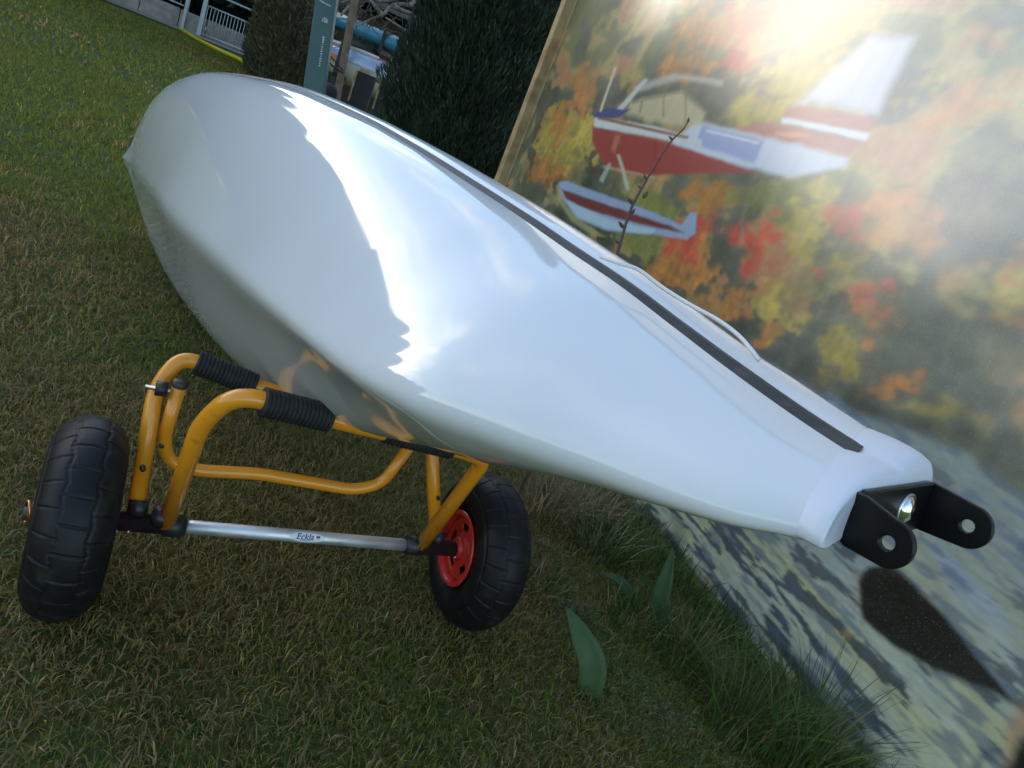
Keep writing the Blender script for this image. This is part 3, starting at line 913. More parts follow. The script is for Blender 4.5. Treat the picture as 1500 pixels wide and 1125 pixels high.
# shed behind the boats
sc_ = at(590, 60, 11.5); sb = np.array([sc_[0], sc_[1], 0])
shed = thing('garden_shed', sb, 'dark brown board shed with a low roof behind the stored boats', 'shed')
sd_ = unit([1, .25, 0]); sn_ = unit([-.25, 1, 0])
for i in range(14):
    MB().box(sb + Z * (.06 + i * .11) + sn_ * (.01 * (i % 2)), sd_ * 1.7, sn_ * .02, Z * .052).build('board', M['brown_board'], shed, smooth=False)
MB().box(sb + Z * .8 + sn_ * .9, sd_ * 1.66, sn_ * .84, Z * .75).build('body', M['brown_board'], shed, smooth=False)
MB().box(sb + Z * 1.70 + sn_ * .7, sd_ * 1.95, sn_ * 1.15, Z * .05 + sn_ * .01).build('roof', M['roof'], shed, smooth=False)


# ------------------------------------------------------------------ printed sheet on timber
def make_print():
    U1, V1 = 3.15, 1.75
    nu, nv = 760, 540
    # finer columns nearer the camera
    t = np.linspace(0, 1, nu)
    uu = .022 + (U1 - .022) * (1 - (1 - t) ** 1.45)
    vv = np.linspace(.0, V1, nv)
    Ug, Vg = np.meshgrid(uu, vv, indexing='ij')
    lin = lambda c: np.array([((q / 255 + .055) / 1.055) ** 2.4 for q in c])
    # ---- colours of the print, in sheet metres
    n1 = fbm(Ug * 7, Vg * 9, 3, 5); n2 = fbm(Ug * 16, Vg * 30, 9, 4); n3 = fbm(Ug * 40, Vg * 70, 19, 3)
    col = lin((92, 92, 72))[None, None] * (.45 + .8 * n1[..., None]) + lin((120, 124, 104))[None, None] * (n2[..., None] - .45) * .5

    def mix(mask, c):
        nonlocal col
        m = np.clip(mask, 0, 1)[..., None]
        col = col * (1 - m) + np.asarray(c) * m

    def sstep(x, a, b):
        q = np.clip((x - a) / (b - a), 0, 1); return q * q * (3 - 2 * q)
    # streaky strokes everywhere in the autumn wood
    st = fbm(Ug * 26 + Vg * 9, Vg * 13, 27, 3)
    hue = fbm(Ug * 7, Vg * 9, 41, 4)
    dens = fbm(Ug * 9, Vg * 15, 51, 4)
    Y_, O_, R_, G_ = lin((196, 168, 62)), lin((200, 128, 52)), lin((205, 72, 48)), lin((128, 130, 62))
    up_ = sstep(Vg - (1.0 - .22 * Ug), -.25, .25)          # denser leaf in the upper part of the picture
    m = sstep(dens + .35 * (st - .5) + .10 * up_, .50, .60)
    col = col * (1 + .45 * up_[..., None])  # upper part lightened: pale glare put into the colours

    def blob(pts, soft=.02, wob=.05, seed=61):
        """soft mask of a polygon given as survey pixels, turned into sheet metres"""
        poly = np.array([b_uv(*p) for p in pts])
        wu = Ug + (fbm(Ug * 26, Vg * 34, seed, 4) - .5) * wob * 2; wv = Vg + (fbm(Ug * 26, Vg * 34, seed + 5, 4) - .5) * wob * 2
        dmin = np.full(Ug.shape, 9.); ins = np.zeros(Ug.shape, bool)
        lo, hi = poly.min(0) - .25, poly.max(0) + .25
        box = (Ug > lo[0]) & (Ug < hi[0]) & (Vg > lo[1]) & (Vg < hi[1])
        a_, b_ = wu[box], wv[box]
        dm = np.full(a_.shape, 9.); inn = np.zeros(a_.shape, bool)
        for i in range(len(poly)):
            p, q = poly[i], poly[(i + 1) % len(poly)]
            e = q - p; h = np.clip(((a_ - p[0]) * e[0] + (b_ - p[1]) * e[1]) / (e @ e + 1e-9), 0, 1)
            dm = np.minimum(dm, np.hypot(a_ - p[0] - h * e[0], b_ - p[1] - h * e[1]))
            c = ((p[1] > b_) != (q[1] > b_)) & (a_ < (q[0] - p[0]) * (b_ - p[1]) / (q[1] - p[1] + 1e-12) + p[0])
            inn ^= c
        sd = np.where(inn, -dm, dm)
        out = np.zeros(Ug.shape); soft = soft * 1.6; out[box] = 1 - sstep(sd, -soft, soft)
        return out

    def ell(x, y, rx, ry, soft=.35, wob=.05, seed=71):
        pts = [(x + rx * math.cos(a), y + ry * math.sin(a)) for a in np.linspace(0, 6.283, 14, endpoint=False)]
        return blob(pts, .007, wob, seed)
    # open, bare regions of the wood carry few strokes
    bare = np.maximum.reduce([ell(1430, 330, 110, 70), ell(1330, 520, 190, 90), ell(1180, 420, 40, 30) * .6, ell(860, 250, 60, 50) * .5, ell(1440, 640, 90, 60) * .6])
    mm = m * (1 - .9 * bare)
    mix(mm * (.45 + .3 * up_), G_)
    mix(mm * sstep(hue, .42, .52) * (.45 + .35 * up_), Y_)
    mix(mm * sstep(hue, .52, .60) * (.40 + .3 * up_), O_)
    mix(mm * sstep(hue, .64, .70) * .35, R_)
    # wood colours pulled towards a warm grey
    grey = col.mean(2, keepdims=True); col = col * .75 + grey * np.array([1.02, 1.0, .84]) * .25
    # clusters of leaves where the photograph shows them
    cl = [(1010, 385, 45, 45, O_), (1000, 355, 30, 22, R_), (1035, 330, 22, 20, R_), (1100, 345, 20, 30, R_), (1108, 375, 16, 30, R_), (1135, 335, 16, 12, R_),
          (1190, 335, 28, 50, Y_), (1205, 290, 14, 24, Y_), (1235, 325, 26, 24, R_), (1262, 318, 20, 14, R_), (1315, 310, 36, 44, O_), (1300, 345, 34, 14, O_),
          (1370, 330, 32, 20, O_ * .8), (1205, 398, 10, 8, R_), (1235, 395, 30, 14, Y_ * .8), (1282, 440, 34, 16, R_ * .85 + O_ * .2), (1275, 470, 20, 28, O_), (1130, 455, 28, 30, Y_),
          (1165, 475, 20, 18, Y_), (1130, 490, 10, 14, O_), (1090, 440, 30, 22, O_), (1050, 440, 30, 16, O_ * .9), (1235, 520, 26, 34, Y_ * .75), (1320, 565, 40, 16, O_ * .9),
          (1385, 600, 30, 16, Y_ * .7), (1480, 410, 26, 40, Y_), (1490, 385, 16, 26, O_), (1490, 460, 22, 18, O_ * .9), (970, 400, 34, 22, O_ * .9), (950, 350, 22, 16, G_),
          (820, 200, 40, 50, Y_ * .8), (800, 250, 30, 20, O_ * .8), (850, 130, 18, 36, O_), (815, 180, 14, 30, O_ * .9), (860, 200, 14, 36, Y_), (1080, 50, 90, 34, O_ * .95),
          (1120, 30, 60, 24, R_ * .7 + O_ * .3), (1090, 90, 24, 20, R_ * .8), (1180, 110, 70, 30, Y_), (1160, 160, 90, 22, Y_ * .95), (1250, 40, 40, 26, Y_ * .9), (1010, 100, 40, 14, O_),
          (1440, 50, 34, 16, O_), (1430, 140, 44, 20, O_), (1395, 165, 34, 20, O_), (1365, 190, 30, 22, O_ * .9), (1350, 130, 18, 16, Y_ * .9), (1470, 110, 16, 14, O_),
          (1130, 200, 50, 14, Y_ * .9), (1060, 215, 40, 10, O_), (930, 350, 40, 20, G_), (1120, 290, 90, 20, G_ * .9), (1040, 290, 40, 24, O_ * .8), (960, 300, 40, 20, G_)]
    for i, (x, y, rx, ry, c) in enumerate(cl):
        ms = ell(x, y, rx, ry, wob=.06, seed=80 + i)
        mix(ms * np.clip(.62 + 1.2 * (st - .35) + .9 * (n3 - .5), 0, 1), c * 1.0)
        mix(ms * sstep(n2, .52, .62) * .55, c * 1.25)
    # smeared strokes, upright, and an upper half blurred to imitate haze over its detail
    col = col * (.70 + .60 * fbm(Ug * 75, Vg * 24, 29, 3))[..., None] * (.72 + .56 * fbm(Ug * 120, Vg * 110, 30, 2))[..., None]
    for i, (x0, y0, x1, y1) in enumerate(((1496, 545, 1440, 645), (1232, 395, 1215, 440), (1330, 300, 1318, 350), (1180, 330, 1172, 400), (1275, 440, 1262, 500), (1098, 300, 1086, 372), (1400, 470, 1385, 540))):
        mix(blob([(x0, y0), (x0 + 4, y0), (x1 + 4, y1), (x1, y1)], .003, .012, 140 + i) * .45, lin((168, 168, 140)))
    soft = col
    for _ in range(14):
        c_ = np.pad(soft, ((1, 1), (1, 1), (0, 0)), 'edge')
        soft = .2 * c_[1:-1, 1:-1] + .2 * (c_[:-2, 1:-1] + c_[2:, 1:-1] + c_[1:-1, :-2] + c_[1:-1, 2:])
    col = col * (1 - .65 * up_[..., None]) + soft * .65 * up_[..., None]
    # ---- water below the wood
    shore = np.array([b_uv(*p) for p in ((760, 330), (1130, 525), (1260, 600), (1380, 662), (1500, 722), (1600, 770))])
    sh = np.interp(Ug, shore[:, 0], shore[:, 1]) + (fbm(Ug * 12, Vg * 3, 7, 3) - .5) * .05
    wm = sstep(sh - Vg, -.012, .012)
    dep = sh - Vg
    rip = fbm(Ug * 9, Vg * 46 + Ug * 2, 33, 5) + .10 * (fbm(Ug * 60, Vg * 160, 35, 2) - .5); rip2 = fbm(Ug * 17, Vg * 85 + Ug * 3, 37, 4)
    wcol = lin((136, 156, 176))[None, None] * (1 - sstep(dep, .05, .42))[..., None] + lin((188, 196, 172))[None, None] * sstep(dep, .05, .42)[..., None]
    yel = sstep(fbm(Ug * 4, Vg * 16 + Ug * 3, 55, 3), .42, .62)
    wcol = wcol * (1 - yel[..., None] * .5) + lin((216, 214, 132))[None, None] * yel[..., None] * .5 * np.clip(.4 + dep, 0, 1)[..., None] + wcol * 0
    fine_ = fbm(Ug * 30, Vg * 150 + Ug * 4, 43, 2)
    navy = sstep(rip + .25 * (fine_ - .5), .575, .625) * np.clip(.45 + 1.3 * dep, 0, 1)
    wcol = wcol * (1 - navy[..., None] * .85) + lin((24, 36, 76))[None, None] * navy[..., None] * .85
    fine = fbm(Ug * 45, Vg * 190 + Ug * 4, 39, 2)
    wcol = wcol * (.80 + .40 * fine)[..., None]
    na2 = sstep(rip2, .55, .66) * .6
    wcol = wcol * (1 - na2[..., None]) + lin((88, 106, 136))[None, None] * na2[..., None]
    mix(wm, wcol)
    dk = sstep(.11 - Vg, 0, .11) * sstep(fbm(Ug * 9, Vg * 24, 91, 3), .46, .62)          # dark reflections along the lower edge
    mix(dk * .75 * wm, lin((34, 42, 62)))
    for i, (x, y) in enumerate(((1038, 852), (1156, 988), (968, 775), (1245, 930))):
        mix(ell(x, y, 5, 7, wob=.01) * .7, lin((205, 165, 100)))
    # ---- paddle blade
    pad = blob([(1262, 850), (1278, 832), (1308, 826), (1345, 855), (1400, 915), (1450, 980), (1500, 1045), (1530, 1090), (1500, 1040), (1440, 1005), (1380, 982), (1310, 945), (1268, 905)], .004, .004)
    mix(blob([(1258, 850), (1262, 838), (1270, 834), (1266, 905), (1260, 890)], .006, .004) * .35, lin((214, 170, 130)))
    mix(pad, lin((38, 35, 32)) * (1 + .9 * (n3 - .5))[..., None])
    mix(blob([(1482, 1045), (1500, 1040), (1520, 1060), (1500, 1090), (1486, 1120), (1474, 1125)], .008, .01) * .8, lin((196, 150, 108)))
    mix(blob([(1468, 1135), (1500, 1085), (1560, 1060), (1560, 1200), (1470, 1180)], .006, .006), lin((26, 24, 24)))
    mix(blob([(1428, 1130), (1436, 1105), (1452, 1096), (1470, 1098), (1470, 1102), (1452, 1102), (1440, 1112), (1434, 1130)], .004, .003) * .7, lin((70, 80, 100)))
    # ---- floatplane
    W_, Rd, Bl, Rd2 = lin((206, 206, 214)), lin((164, 58, 50)), lin((72, 80, 128)), lin((186, 112, 98))
    fin = blob([(1160, 165), (1278, 55), (1338, 57), (1286, 170), (1190, 150)], .012, .006)
    mix(blob([(1270, 50), (1342, 52), (1340, 62), (1262, 62)], .004, .003) * .5, Rd2)
    mix(fin, lin((208, 202, 212)))
    mix(blob([(1155, 160), (1175, 156), (1285, 175), (1275, 195), (1200, 185), (1150, 175)], .005, .004), Rd2)
    mix(blob([(1080, 190), (1140, 180), (1180, 192), (1270, 205), (1240, 232), (1150, 215), (1060, 205)], .006, .005), Rd2)
    mix(blob([(1150, 174), (1275, 196), (1270, 206), (1150, 182)], .003, .002), lin((222, 222, 224)))
    mix(blob([(1140, 197), (1172, 196), (1192, 201), (1170, 204), (1142, 201)], .003, .002), lin((232, 150, 110)))
    mix(blob([(1020, 178), (1140, 207), (1246, 232), (1240, 246), (1160, 262), (1050, 236), (980, 212)], .006, .004), lin((206, 210, 220)))
    mix(blob([(1030, 184), (1125, 208), (1110, 242), (1020, 212)], .004, .004), lin((158, 168, 204)))
    mix(blob([(925, 150), (1000, 135), (1035, 165), (1025, 185), (960, 180), (918, 166)], .008, .006) * .8, lin((214, 196, 150)))
    mix(blob([(870, 170), (960, 185), (1030, 205), (1030, 214), (960, 202), (868, 185)], .003, .002), lin((212, 212, 206)))
    mix(blob([(866, 185), (960, 203), (1050, 232), (1112, 256), (1060, 256), (980, 255), (936, 257), (898, 250), (878, 236), (866, 205)], .004, .003), Rd)
    mix(blob([(866, 165), (890, 158), (925, 160), (905, 172), (870, 172)], .003, .003), Bl)
    mix(blob([(876, 170), (1010, 200), (1008, 204), (874, 174)], .002, .001), lin((150, 84, 64)))
    mix(blob([(877, 162), (900, 98), (904, 98), (880, 164)], .002, .001), lin((226, 200, 170)))
    mix(blob([(904, 160), (946, 116), (952, 118), (914, 160)], .003, .002) * .8, lin((212, 214, 208)))
    mix(blob([(900, 225), (905, 225), (918, 275), (912, 276)], .002, .002) * .8, lin((190, 196, 176)))
    mix(blob([(880, 240), (960, 258), (958, 262), (878, 244)], .002, .002) * .6, lin((190, 180, 130)))
    mix(blob([(872, 262), (888, 236), (892, 238), (878, 266)], .002, .002) * .7, lin((180, 190, 170)))
    for x0, y0, x1, y1 in ((940, 148, 936, 166), (972, 141, 970, 172), (1004, 138, 1003, 182), (925, 152, 1000, 136)):
        mix(blob([(x0, y0), (x0 + 3, y0), (x1 + 3, y1), (x1, y1)], .0012, .001) * .6, lin((120, 96, 70)))
    mix(blob([(930, 128), (990, 108), (1060, 118), (1060, 126), (995, 118), (938, 136)], .006, .003) * .55, lin((214, 208, 198)))
    mix(blob([(958, 205), (961, 205), (958, 254), (955, 254)], .0012, .001) * .5, lin((110, 30, 30)))
    mix(blob([(900, 196), (908, 198), (898, 222), (892, 220)], .003, .002) * .6, lin((206, 130, 96)))
    mix(blob([(1036, 190), (1118, 211), (1116, 214), (1036, 194)], .0015, .001) * .7, lin((232, 232, 238)))
    flo = blob([(816, 266), (828, 264), (880, 283), (950, 308), (1000, 330), (1014, 312), (1024, 314), (1022, 342), (1008, 352), (950, 342), (880, 335), (840, 318), (822, 292)], .003, .002)
    mix(blob([(812, 270), (818, 268), (826, 300), (850, 325), (880, 345), (860, 342), (832, 322), (816, 296)], .003, .003) * .6, lin((190, 180, 120)))
    mix(flo, lin((150, 168, 196)))
    mix(blob([(820, 276), (880, 296), (985, 332), (1005, 343), (960, 333), (900, 318), (882, 312), (850, 304), (826, 290)], .003, .002), lin((120, 40, 44)))
    mix(blob([(826, 292), (884, 318), (960, 336), (950, 342), (880, 332), (840, 316)], .003, .002), lin((176, 200, 212)))
    for _ in range(1):                               # the print itself is soft, an enlarged photograph
        c_ = np.pad(col, ((1, 1), (1, 1), (0, 0)), 'edge')
        col = .25 * c_[1:-1, 1:-1] * 2 + .125 * (c_[:-2, 1:-1] + c_[2:, 1:-1] + c_[1:-1, :-2] + c_[1:-1, 2:])
    grey = col.mean(2, keepdims=True); col = col * .9 + grey * np.array([1.04, 1.0, .86]) * .1
    # dirt: rain runs and dust on the vinyl
    col *= (.93 + .14 * fbm(Ug * 60, Vg * 6, 77, 3))[..., None]
    # ---- gentle slackness of the sheet between its battens
    wave = .016 * np.sin(Ug * 3.3 + Vg * 2.6 + .6) * np.sin(Vg * 2.2 + .4) + .006 * np.sin(Ug * 9.0 - Vg * 4.5) * (.3 + .7 * Vg / V1) + .008 * (fbm(Ug * 2.3, Vg * 2.0, 88, 2) - .5)
    wave = wave + .036 * np.exp(-((Vg - .72 - .05 * np.sin(Ug * 2.2)) / .48) ** 2)   # the vinyl bellies out at mid height
    edge = np.clip(np.minimum.reduce([Ug - .0, Vg + .03, V1 - Vg]) / .35, 0, 1)
    P = BA[None, None] + Ug[..., None] * B_U + Vg[..., None] * Z + (wave * edge)[..., None] * B_N
    base = BA + B_U * (U1 / 2)
    t = thing('printed_banner', base, 'large printed sheet of a floatplane over autumn woods and water', 'banner')
    i = np.arange(nu - 1)[:, None] * nv + np.arange(nv - 1)[None]
    q = np.stack([i, i + nv, i + nv + 1, i + 1], -1).reshape(-1, 4)
    vm = mat('printed_vinyl', (.5, .5, .5), rough=.30, spec=1.0, attr=True, coat=1.0, noise=(420, (.42, .41, .36), 2, .60, .98), bump=(420, .10, .001))
    b = [x for x in vm.node_tree.nodes if x.type == 'BSDF_PRINCIPLED'][0]
    b.inputs['Coat Roughness'].default_value = .22
    o = fast_mesh('printed_sheet', (P - base).reshape(-1, 3), q, np.zeros((0, 3), int), col.reshape(-1, 3).clip(.004, .85), vm)
    o.parent = t
    # timber: left upright and a top batten behind the sheet, back stay posts
    for u_, nm in ((-.0, 'upright'), (U1 + .03, 'upright')):
        mb = MB().box(BA + B_U * u_ + Z * (V1 / 2) + B_N * .012, B_U * .020, B_N * .030, Z * (V1 / 2))
        o = mb.build('upright', M['wood'], t, smooth=False)
        bv = o.modifiers.new('edge', 'BEVEL'); bv.width = .003; bv.segments = 2
    MB().box(BA + B_U * (U1 / 2) + Z * (V1 + .023) - B_N * .0, B_U * (U1 / 2 + .05), B_N * .025, Z * .022).build('top_rail', M['wood'], t, smooth=False)
    for u_ in (1.05, 2.1):
        MB().box(BA + B_U * u_ + Z * (V1 / 2) - B_N * .07, B_U * .025, B_N * .025, Z * (V1 / 2)).build('back_post', M['wood'], t, smooth=False)


make_print()

# bare shoot with buds between the boat and the print
tp = [(1008, 178), (1000, 190), (985, 205), (970, 226), (955, 250), (942, 272), (932, 290), (922, 312), (912, 345), (903, 378), (896, 420)]
dt = 1.30
tw = [at(x, y, dt) for x, y in tp]
tb0 = np.array([tw[-1][0] + .0, tw[-1][1] + .02, 0])
tw += [tb0 + (tw[-1] - tb0) * .5 + [.006, 0, 0], tb0]
shoot = thing('bare_shoot', tb0, 'thin bare shoot with small buds rising behind the boat before the print', 'shoot')
sp = smooth_path(tw, 5)
MB().tube(sp, np.linspace(.0011, .0038, len(sp)), 7).build('stem', M['twig'], shoot)
for (x, y, dx, dy, r) in ((1008, 178, .3, -1, .005), (984, 204, -1, -.3, .005), (946, 262, -.6, -.8, .006), (940, 276, -1, .2, .006), (943, 288, 1, -.4, .008), (926, 297, -1, -.4, .008), (926, 312, .8, -.3, .006), (912, 332, -1, -.5, .008), (905, 356, -.8, -.4, .005), (965, 235, .9, -.2, .004)):
    c = at(x, y, dt); d = unit(RGT * dx - UPV * dy + UPV * .8)
    MB().lathe([(-r * .5, .0006), (0, r * .45), (r * .8, r * .40), (r * 1.6, .0004)], c, d, 8).build('bud', M['twig'], shoot)

# ------------------------------------------------------------------ THE BOAT
HS = .95                                              # distance scale of the whole hull
HN = at(1265, 730, .5 * HS)
_Nu = at(1265, 730, .5); _Tu = ground(180, 230, .15)
H_L = unit(_Tu - _Nu)
H_V = unit(np.cross(Z, H_L)); H_W = np.cross(H_L, H_V)
TH = math.radians(12)
H_K = math.cos(TH) * H_V - math.sin(TH) * H_W         # towards the keel
H_B = math.sin(TH) * H_V + math.cos(TH) * H_W         # towards the upper sheer
TAB = np.array([  # station, half beam, sheer, keel, deck crown, lower beam factor, lower fullness
    [-.03, .022, -.004, .074, -.080, .34, .26],
    [0.02, .029, -.005, .095, -.088, .34, .30],
    [0.05, .034, -.007, .121, -.094, .42, .36],
    [0.12, .049, -.011, .160, -.108, .62, .46],
    [0.20, .069, -.015, .196, -.122, .82, .46],
    [0.28, .090, -.019, .224, -.138, .92, .46],
    [0.36, .107, -.023, .232, -.150, .95, .54],
    [0.46, .129, -.028, .228, -.160, 1.0, .72],
    [0.57, .151, -.033, .220, -.170, 1.06, .85],
    [0.75, .186, -.040, .209, -.178, 1.12, .88],
    [0.93, .217, -.046, .197, -.180, 1.12, .85],
    [1.38, .268, -.057, .162, -.180, 1.08, .80],
    [1.80, .285, -.061, .112, -.175, 1.05, .75],
    [2.07, .270, -.057, .080, -.165, 1.05, .75],
    [2.35, .220, -.045, .047, -.120, 1.05, .75],
    [2.55, .128, -.024, .022, -.068, 1.05, .75],
    [2.69, .046, -.009, .010, -.028, 1.05, .70],
    [2.81, .003, 0, .001, -.002, 1.0, .60]])


def pchip(x, y, q):
    h = np.diff(x); d = np.diff(y) / h; m = np.zeros_like(y)
    for i in range(1, len(x) - 1):
        if d[i - 1] * d[i] > 0:
            a = 2 * h[i] + h[i - 1]; b = h[i] + 2 * h[i - 1]; m[i] = (a + b) / (a / d[i - 1] + b / d[i])
    m[0] = d[0]; m[-1] = d[-1]
    i = int(np.clip(np.searchsorted(x, q) - 1, 0, len(x) - 2)); t = (q - x[i]) / h[i]
    return (2 * t ** 3 - 3 * t ** 2 + 1) * y[i] + (t ** 3 - 2 * t ** 2 + t) * h[i] * m[i] + (-2 * t ** 3 + 3 * t ** 2) * y[i + 1] + (t ** 3 - t ** 2) * h[i] * m[i + 1]


def bez(P, n):
    t = np.linspace(0, 1, n)[:, None]; P = np.array(P)
    return (1 - t) ** 3 * P[0] + 3 * t * (1 - t) ** 2 * P[1] + 3 * t * t * (1 - t) * P[2] + t ** 3 * P[3]


def hull_section(l, n=28):
    cS, kS, kK, kD, lw, cl = [pchip(TAB[:, 0], TAB[:, j], l) for j in range(1, 7)]
    S = np.array([kS, cS]); K = np.array([kK, 0]); dk = kK - kS
    f = np.clip(l / .5, 0, 1)
    g_ = np.clip((.42 - l) / .25, 0, 1); g_ = g_ * g_ * (3 - 2 * g_)
    up = bez([S, S + [.42 * dk, (.14 - .05 * f + .10 * g_) * cS], K + [-(.05 + .20 * f) * dk * (1 - .6 * g_), (.55 - .17 * f + .22 * g_) * cS], K], n)
    Sl = np.array([kS, cS * lw])
    low = bez([Sl, Sl + [(.62 + .10 * f) * dk, (.10 + .20 * f) * cS], K + [-.36 * f * dk, cl * cS * (1 - .03 * f)], K], n)[::-1].copy(); low[:, 1] *= -1
    gd = np.clip((.14 - l) / .10, 0, 1)
    D = np.array([kD, 0]); e = np.clip((l - .25) / .6, 0, 1)
    dck = bez([S, S + [-.45 * (kS - kD), (.22 - .12 * e + .14 * gd) * cS], D + [0, (.7 + .25 * gd) * cS], D], n)
    dkl = bez([Sl, Sl + [-.6 * (kS - kD), -.05 * cS], D + [0, .6 * cS], D], n); dkl[:, 1] *= -1
    hull = np.concatenate([up, low[1:]])
    # ease the keel edge a little
    kk = n - 1
    h1, h8 = hull.copy(), hull.copy()
    for it in range(9):
        a, b = kk - 6, kk + 7
        h2 = h8.copy(); h2[a:b] = .25 * h8[a - 1:b - 1] + .5 * h8[a:b] + .25 * h8[a + 1:b + 1]; h8 = h2
        if it < 2: h1 = h8
    w = np.clip((l - .22) / .40, 0, 1); w = w * w * (3 - 2 * w)
    hull = h1 * w + h8 * (1 - w)
    deck = np.concatenate([dkl, dck[::-1][1:]])       # lower sheer -> crown -> upper sheer
    p = 1 - .12 * np.clip((.26 - l) / .24, 0, 1)
    if p < 1:                                         # squarer shoulders towards the stern
        cm = np.abs(hull[:, 1]).max()
        for q in (hull, deck): q[:, 1] = np.sign(q[:, 1]) * (np.abs(q[:, 1]) / cm) ** p * cm
    return hull, deck


def h3(l, kc, rake=0.):
    kc = np.atleast_2d(kc)
    ll = l - rake * np.clip(kc[:, 0:1], -.2, .2)
    return HN + HS * (H_L * ll + kc[:, 0:1] * H_K + kc[:, 1:2] * H_B)


boat = thing('white_boat', h3(1.4, [0, 0])[0] * [1, 1, 0], 'glossy white boat hull lying on its side across the yellow cart', 'boat')
ST = np.concatenate([np.linspace(.008, .5, 52), np.linspace(.515, 2.4, 110), np.linspace(2.415, 2.81, 34)])
RK = lambda l: .27 * np.clip((.12 - l) / .1, 0, 1)
hv, dv = [], []
for l in ST:
    a, b = hull_section(l)
    hv.append(h3(l, a, RK(l))); dv.append(h3(l, b, RK(l)))


def skin(rows):
    m = len(rows[0]); V = np.concatenate(rows)
    F = [(i * m + k, i * m + k + 1, (i + 1) * m + k + 1, (i + 1) * m + k) for i in range(len(rows) - 1) for k in range(m - 1)]
    return V, F


MB().add(*skin(hv)).build('hull', M['gelcoat'], boat)
MB().add(*skin(dv)).build('deck', M['gelcoat'], boat)


# black seam strips on both sheers
def seam(upper):
    rows = []
    prev = None
    for l in np.concatenate([np.linspace(.012, .5, 40), np.linspace(.52, 2.68, 90)]):
        hsec, dsec = hull_section(l)
        if upper: S = hsec[0]; t1 = unit(hsec[1] - hsec[0]); t2 = unit(dsec[-2] - dsec[-1])
        else: S = hsec[-1]; t1 = unit(hsec[-2] - hsec[-1]); t2 = unit(dsec[1] - dsec[0])
        tan = unit(t1 - t2); nrm = np.array([-tan[1], tan[0]])
        if nrm[1] * (1 if upper else -1) < 0: nrm = -nrm
        w = .0085 + .0055 * np.clip(1 - l / .5, 0, 1); hgt = .0040
        prof = [(w * 1.0, -.004), (w * .98, hgt * .35), (-w * .10, hgt * .85), (-w * .22, hgt * .95), (-w * .96, hgt * .30), (-w, -.004)]
        rows.append(h3(l, np.array([S + tan * q + nrm * z for q, z in prof]), RK(l)))
    V, F = skin(rows)
    m = len(rows[0]); F.append(tuple(range(m))); F.append(tuple((len(rows) - 1) * m + k for k in range(m))[::-1])
    MB().add(V, F).build('seam_strip', M['rubber_strip'], boat, angle=30)


seam(True); seam(False)

# rounded white end cap
cap_rows = []
ha, da = hull_section(.015)
loop = np.concatenate([ha, da[1:-1]])
ctr = np.array([-.0, 0])
loop = np.stack([loop[:, 0], np.where(loop[:, 1] < 0, loop[:, 1] * .72, loop[:, 1]) * 1.01], 1)
for dl, sc, rk in ((.012, .98, 1), (.011, 1.02, 1), (.008, 1.02, 1), (.002, 1.024, 1), (-.006, 1.022, 1), (-.014, 1.015, .9), (-.021, .99, .7), (-.026, .95, .45), (-.0295, .89, .22), (-.0315, .80, .12), (-.0322, .68, .05), (-.0324, .35, 0), (-.0324, .02, 0)):
    cap_rows.append(h3(.015 + dl, loop * sc, .27 * rk))
V = np.concatenate(cap_rows); m = len(loop)
F = [(i * m + k, i * m + (k + 1) % m, (i + 1) * m + (k + 1) % m, (i + 1) * m + k) for i in range(len(cap_rows) - 1) for k in range(m)]
F.append(tuple((len(cap_rows) - 1) * m + k for k in range(m)))
MB().add(V, F).build('end_cap', M['cap'], boat)


# rudder bracket: back plate, two rounded ears with holes, a domed bolt
TB = math.radians(4)
R_K = math.cos(TB) * H_V - math.sin(TB) * H_W; R_B = math.sin(TB) * H_V + math.cos(TB) * H_W


def bp(k, c, l):
    return HN + HS * (H_L * l + R_K * k + R_B * c)


bk = MB()
L0 = -.0195; TK = .0050
bk.box(bp(0, 0, L0), R_K * HS * (.0515), R_B * HS * .0186, H_L * HS * TK / 2)


def ear(k, hole_l, hc, rad=.0156, hr=.0046, hw=.0186):
    """lug with a round end about its hole (at c = hc), as tall as the plate where they meet"""
    n = 56; ang = np.linspace(0, 2 * math.pi, n, endpoint=False)
    lw = L0 - hole_l + TK / 2                            # distance hole -> plate (in +l)
    t = np.linspace(0, 2 * math.pi, 200)
    out = []
    for a in ang:
        d = np.array([math.cos(a), math.sin(a)])         # x along +l, y along c
        lo, hi = 0., .08
        for _ in range(30):
            m_ = (lo + hi) / 2; x, y = d * m_
            f = np.clip(x / lw, 0, 1)
            top = rad + (hw - hc - rad) * f; bot = rad + (hw + hc - rad) * f
            ins = (x <= lw) and ((x >= 0 and -bot <= y <= top) or (x < 0 and math.hypot(x, y) <= rad))
            lo, hi = (m_, hi) if ins else (lo, m_)
        out.append(d * lo)
    out = np.array(out); inn = np.stack([np.cos(ang), np.sin(ang)], 1) * hr
    V = []
    for kk in (k - TK / 2, k + TK / 2):
        for ring in (out, inn):
            for x, y in ring: V.append(bp(kk, y + hc, hole_l + x))
    F = []
    for i in range(n):
        j = (i + 1) % n
        F += [(i, j, n + j, n + i), (2 * n + i, 3 * n + i, 3 * n + j, 2 * n + j), (i, 2 * n + i, 2 * n + j, j), (n + i, n + j, 3 * n + j, 3 * n + i)]
    return V, F


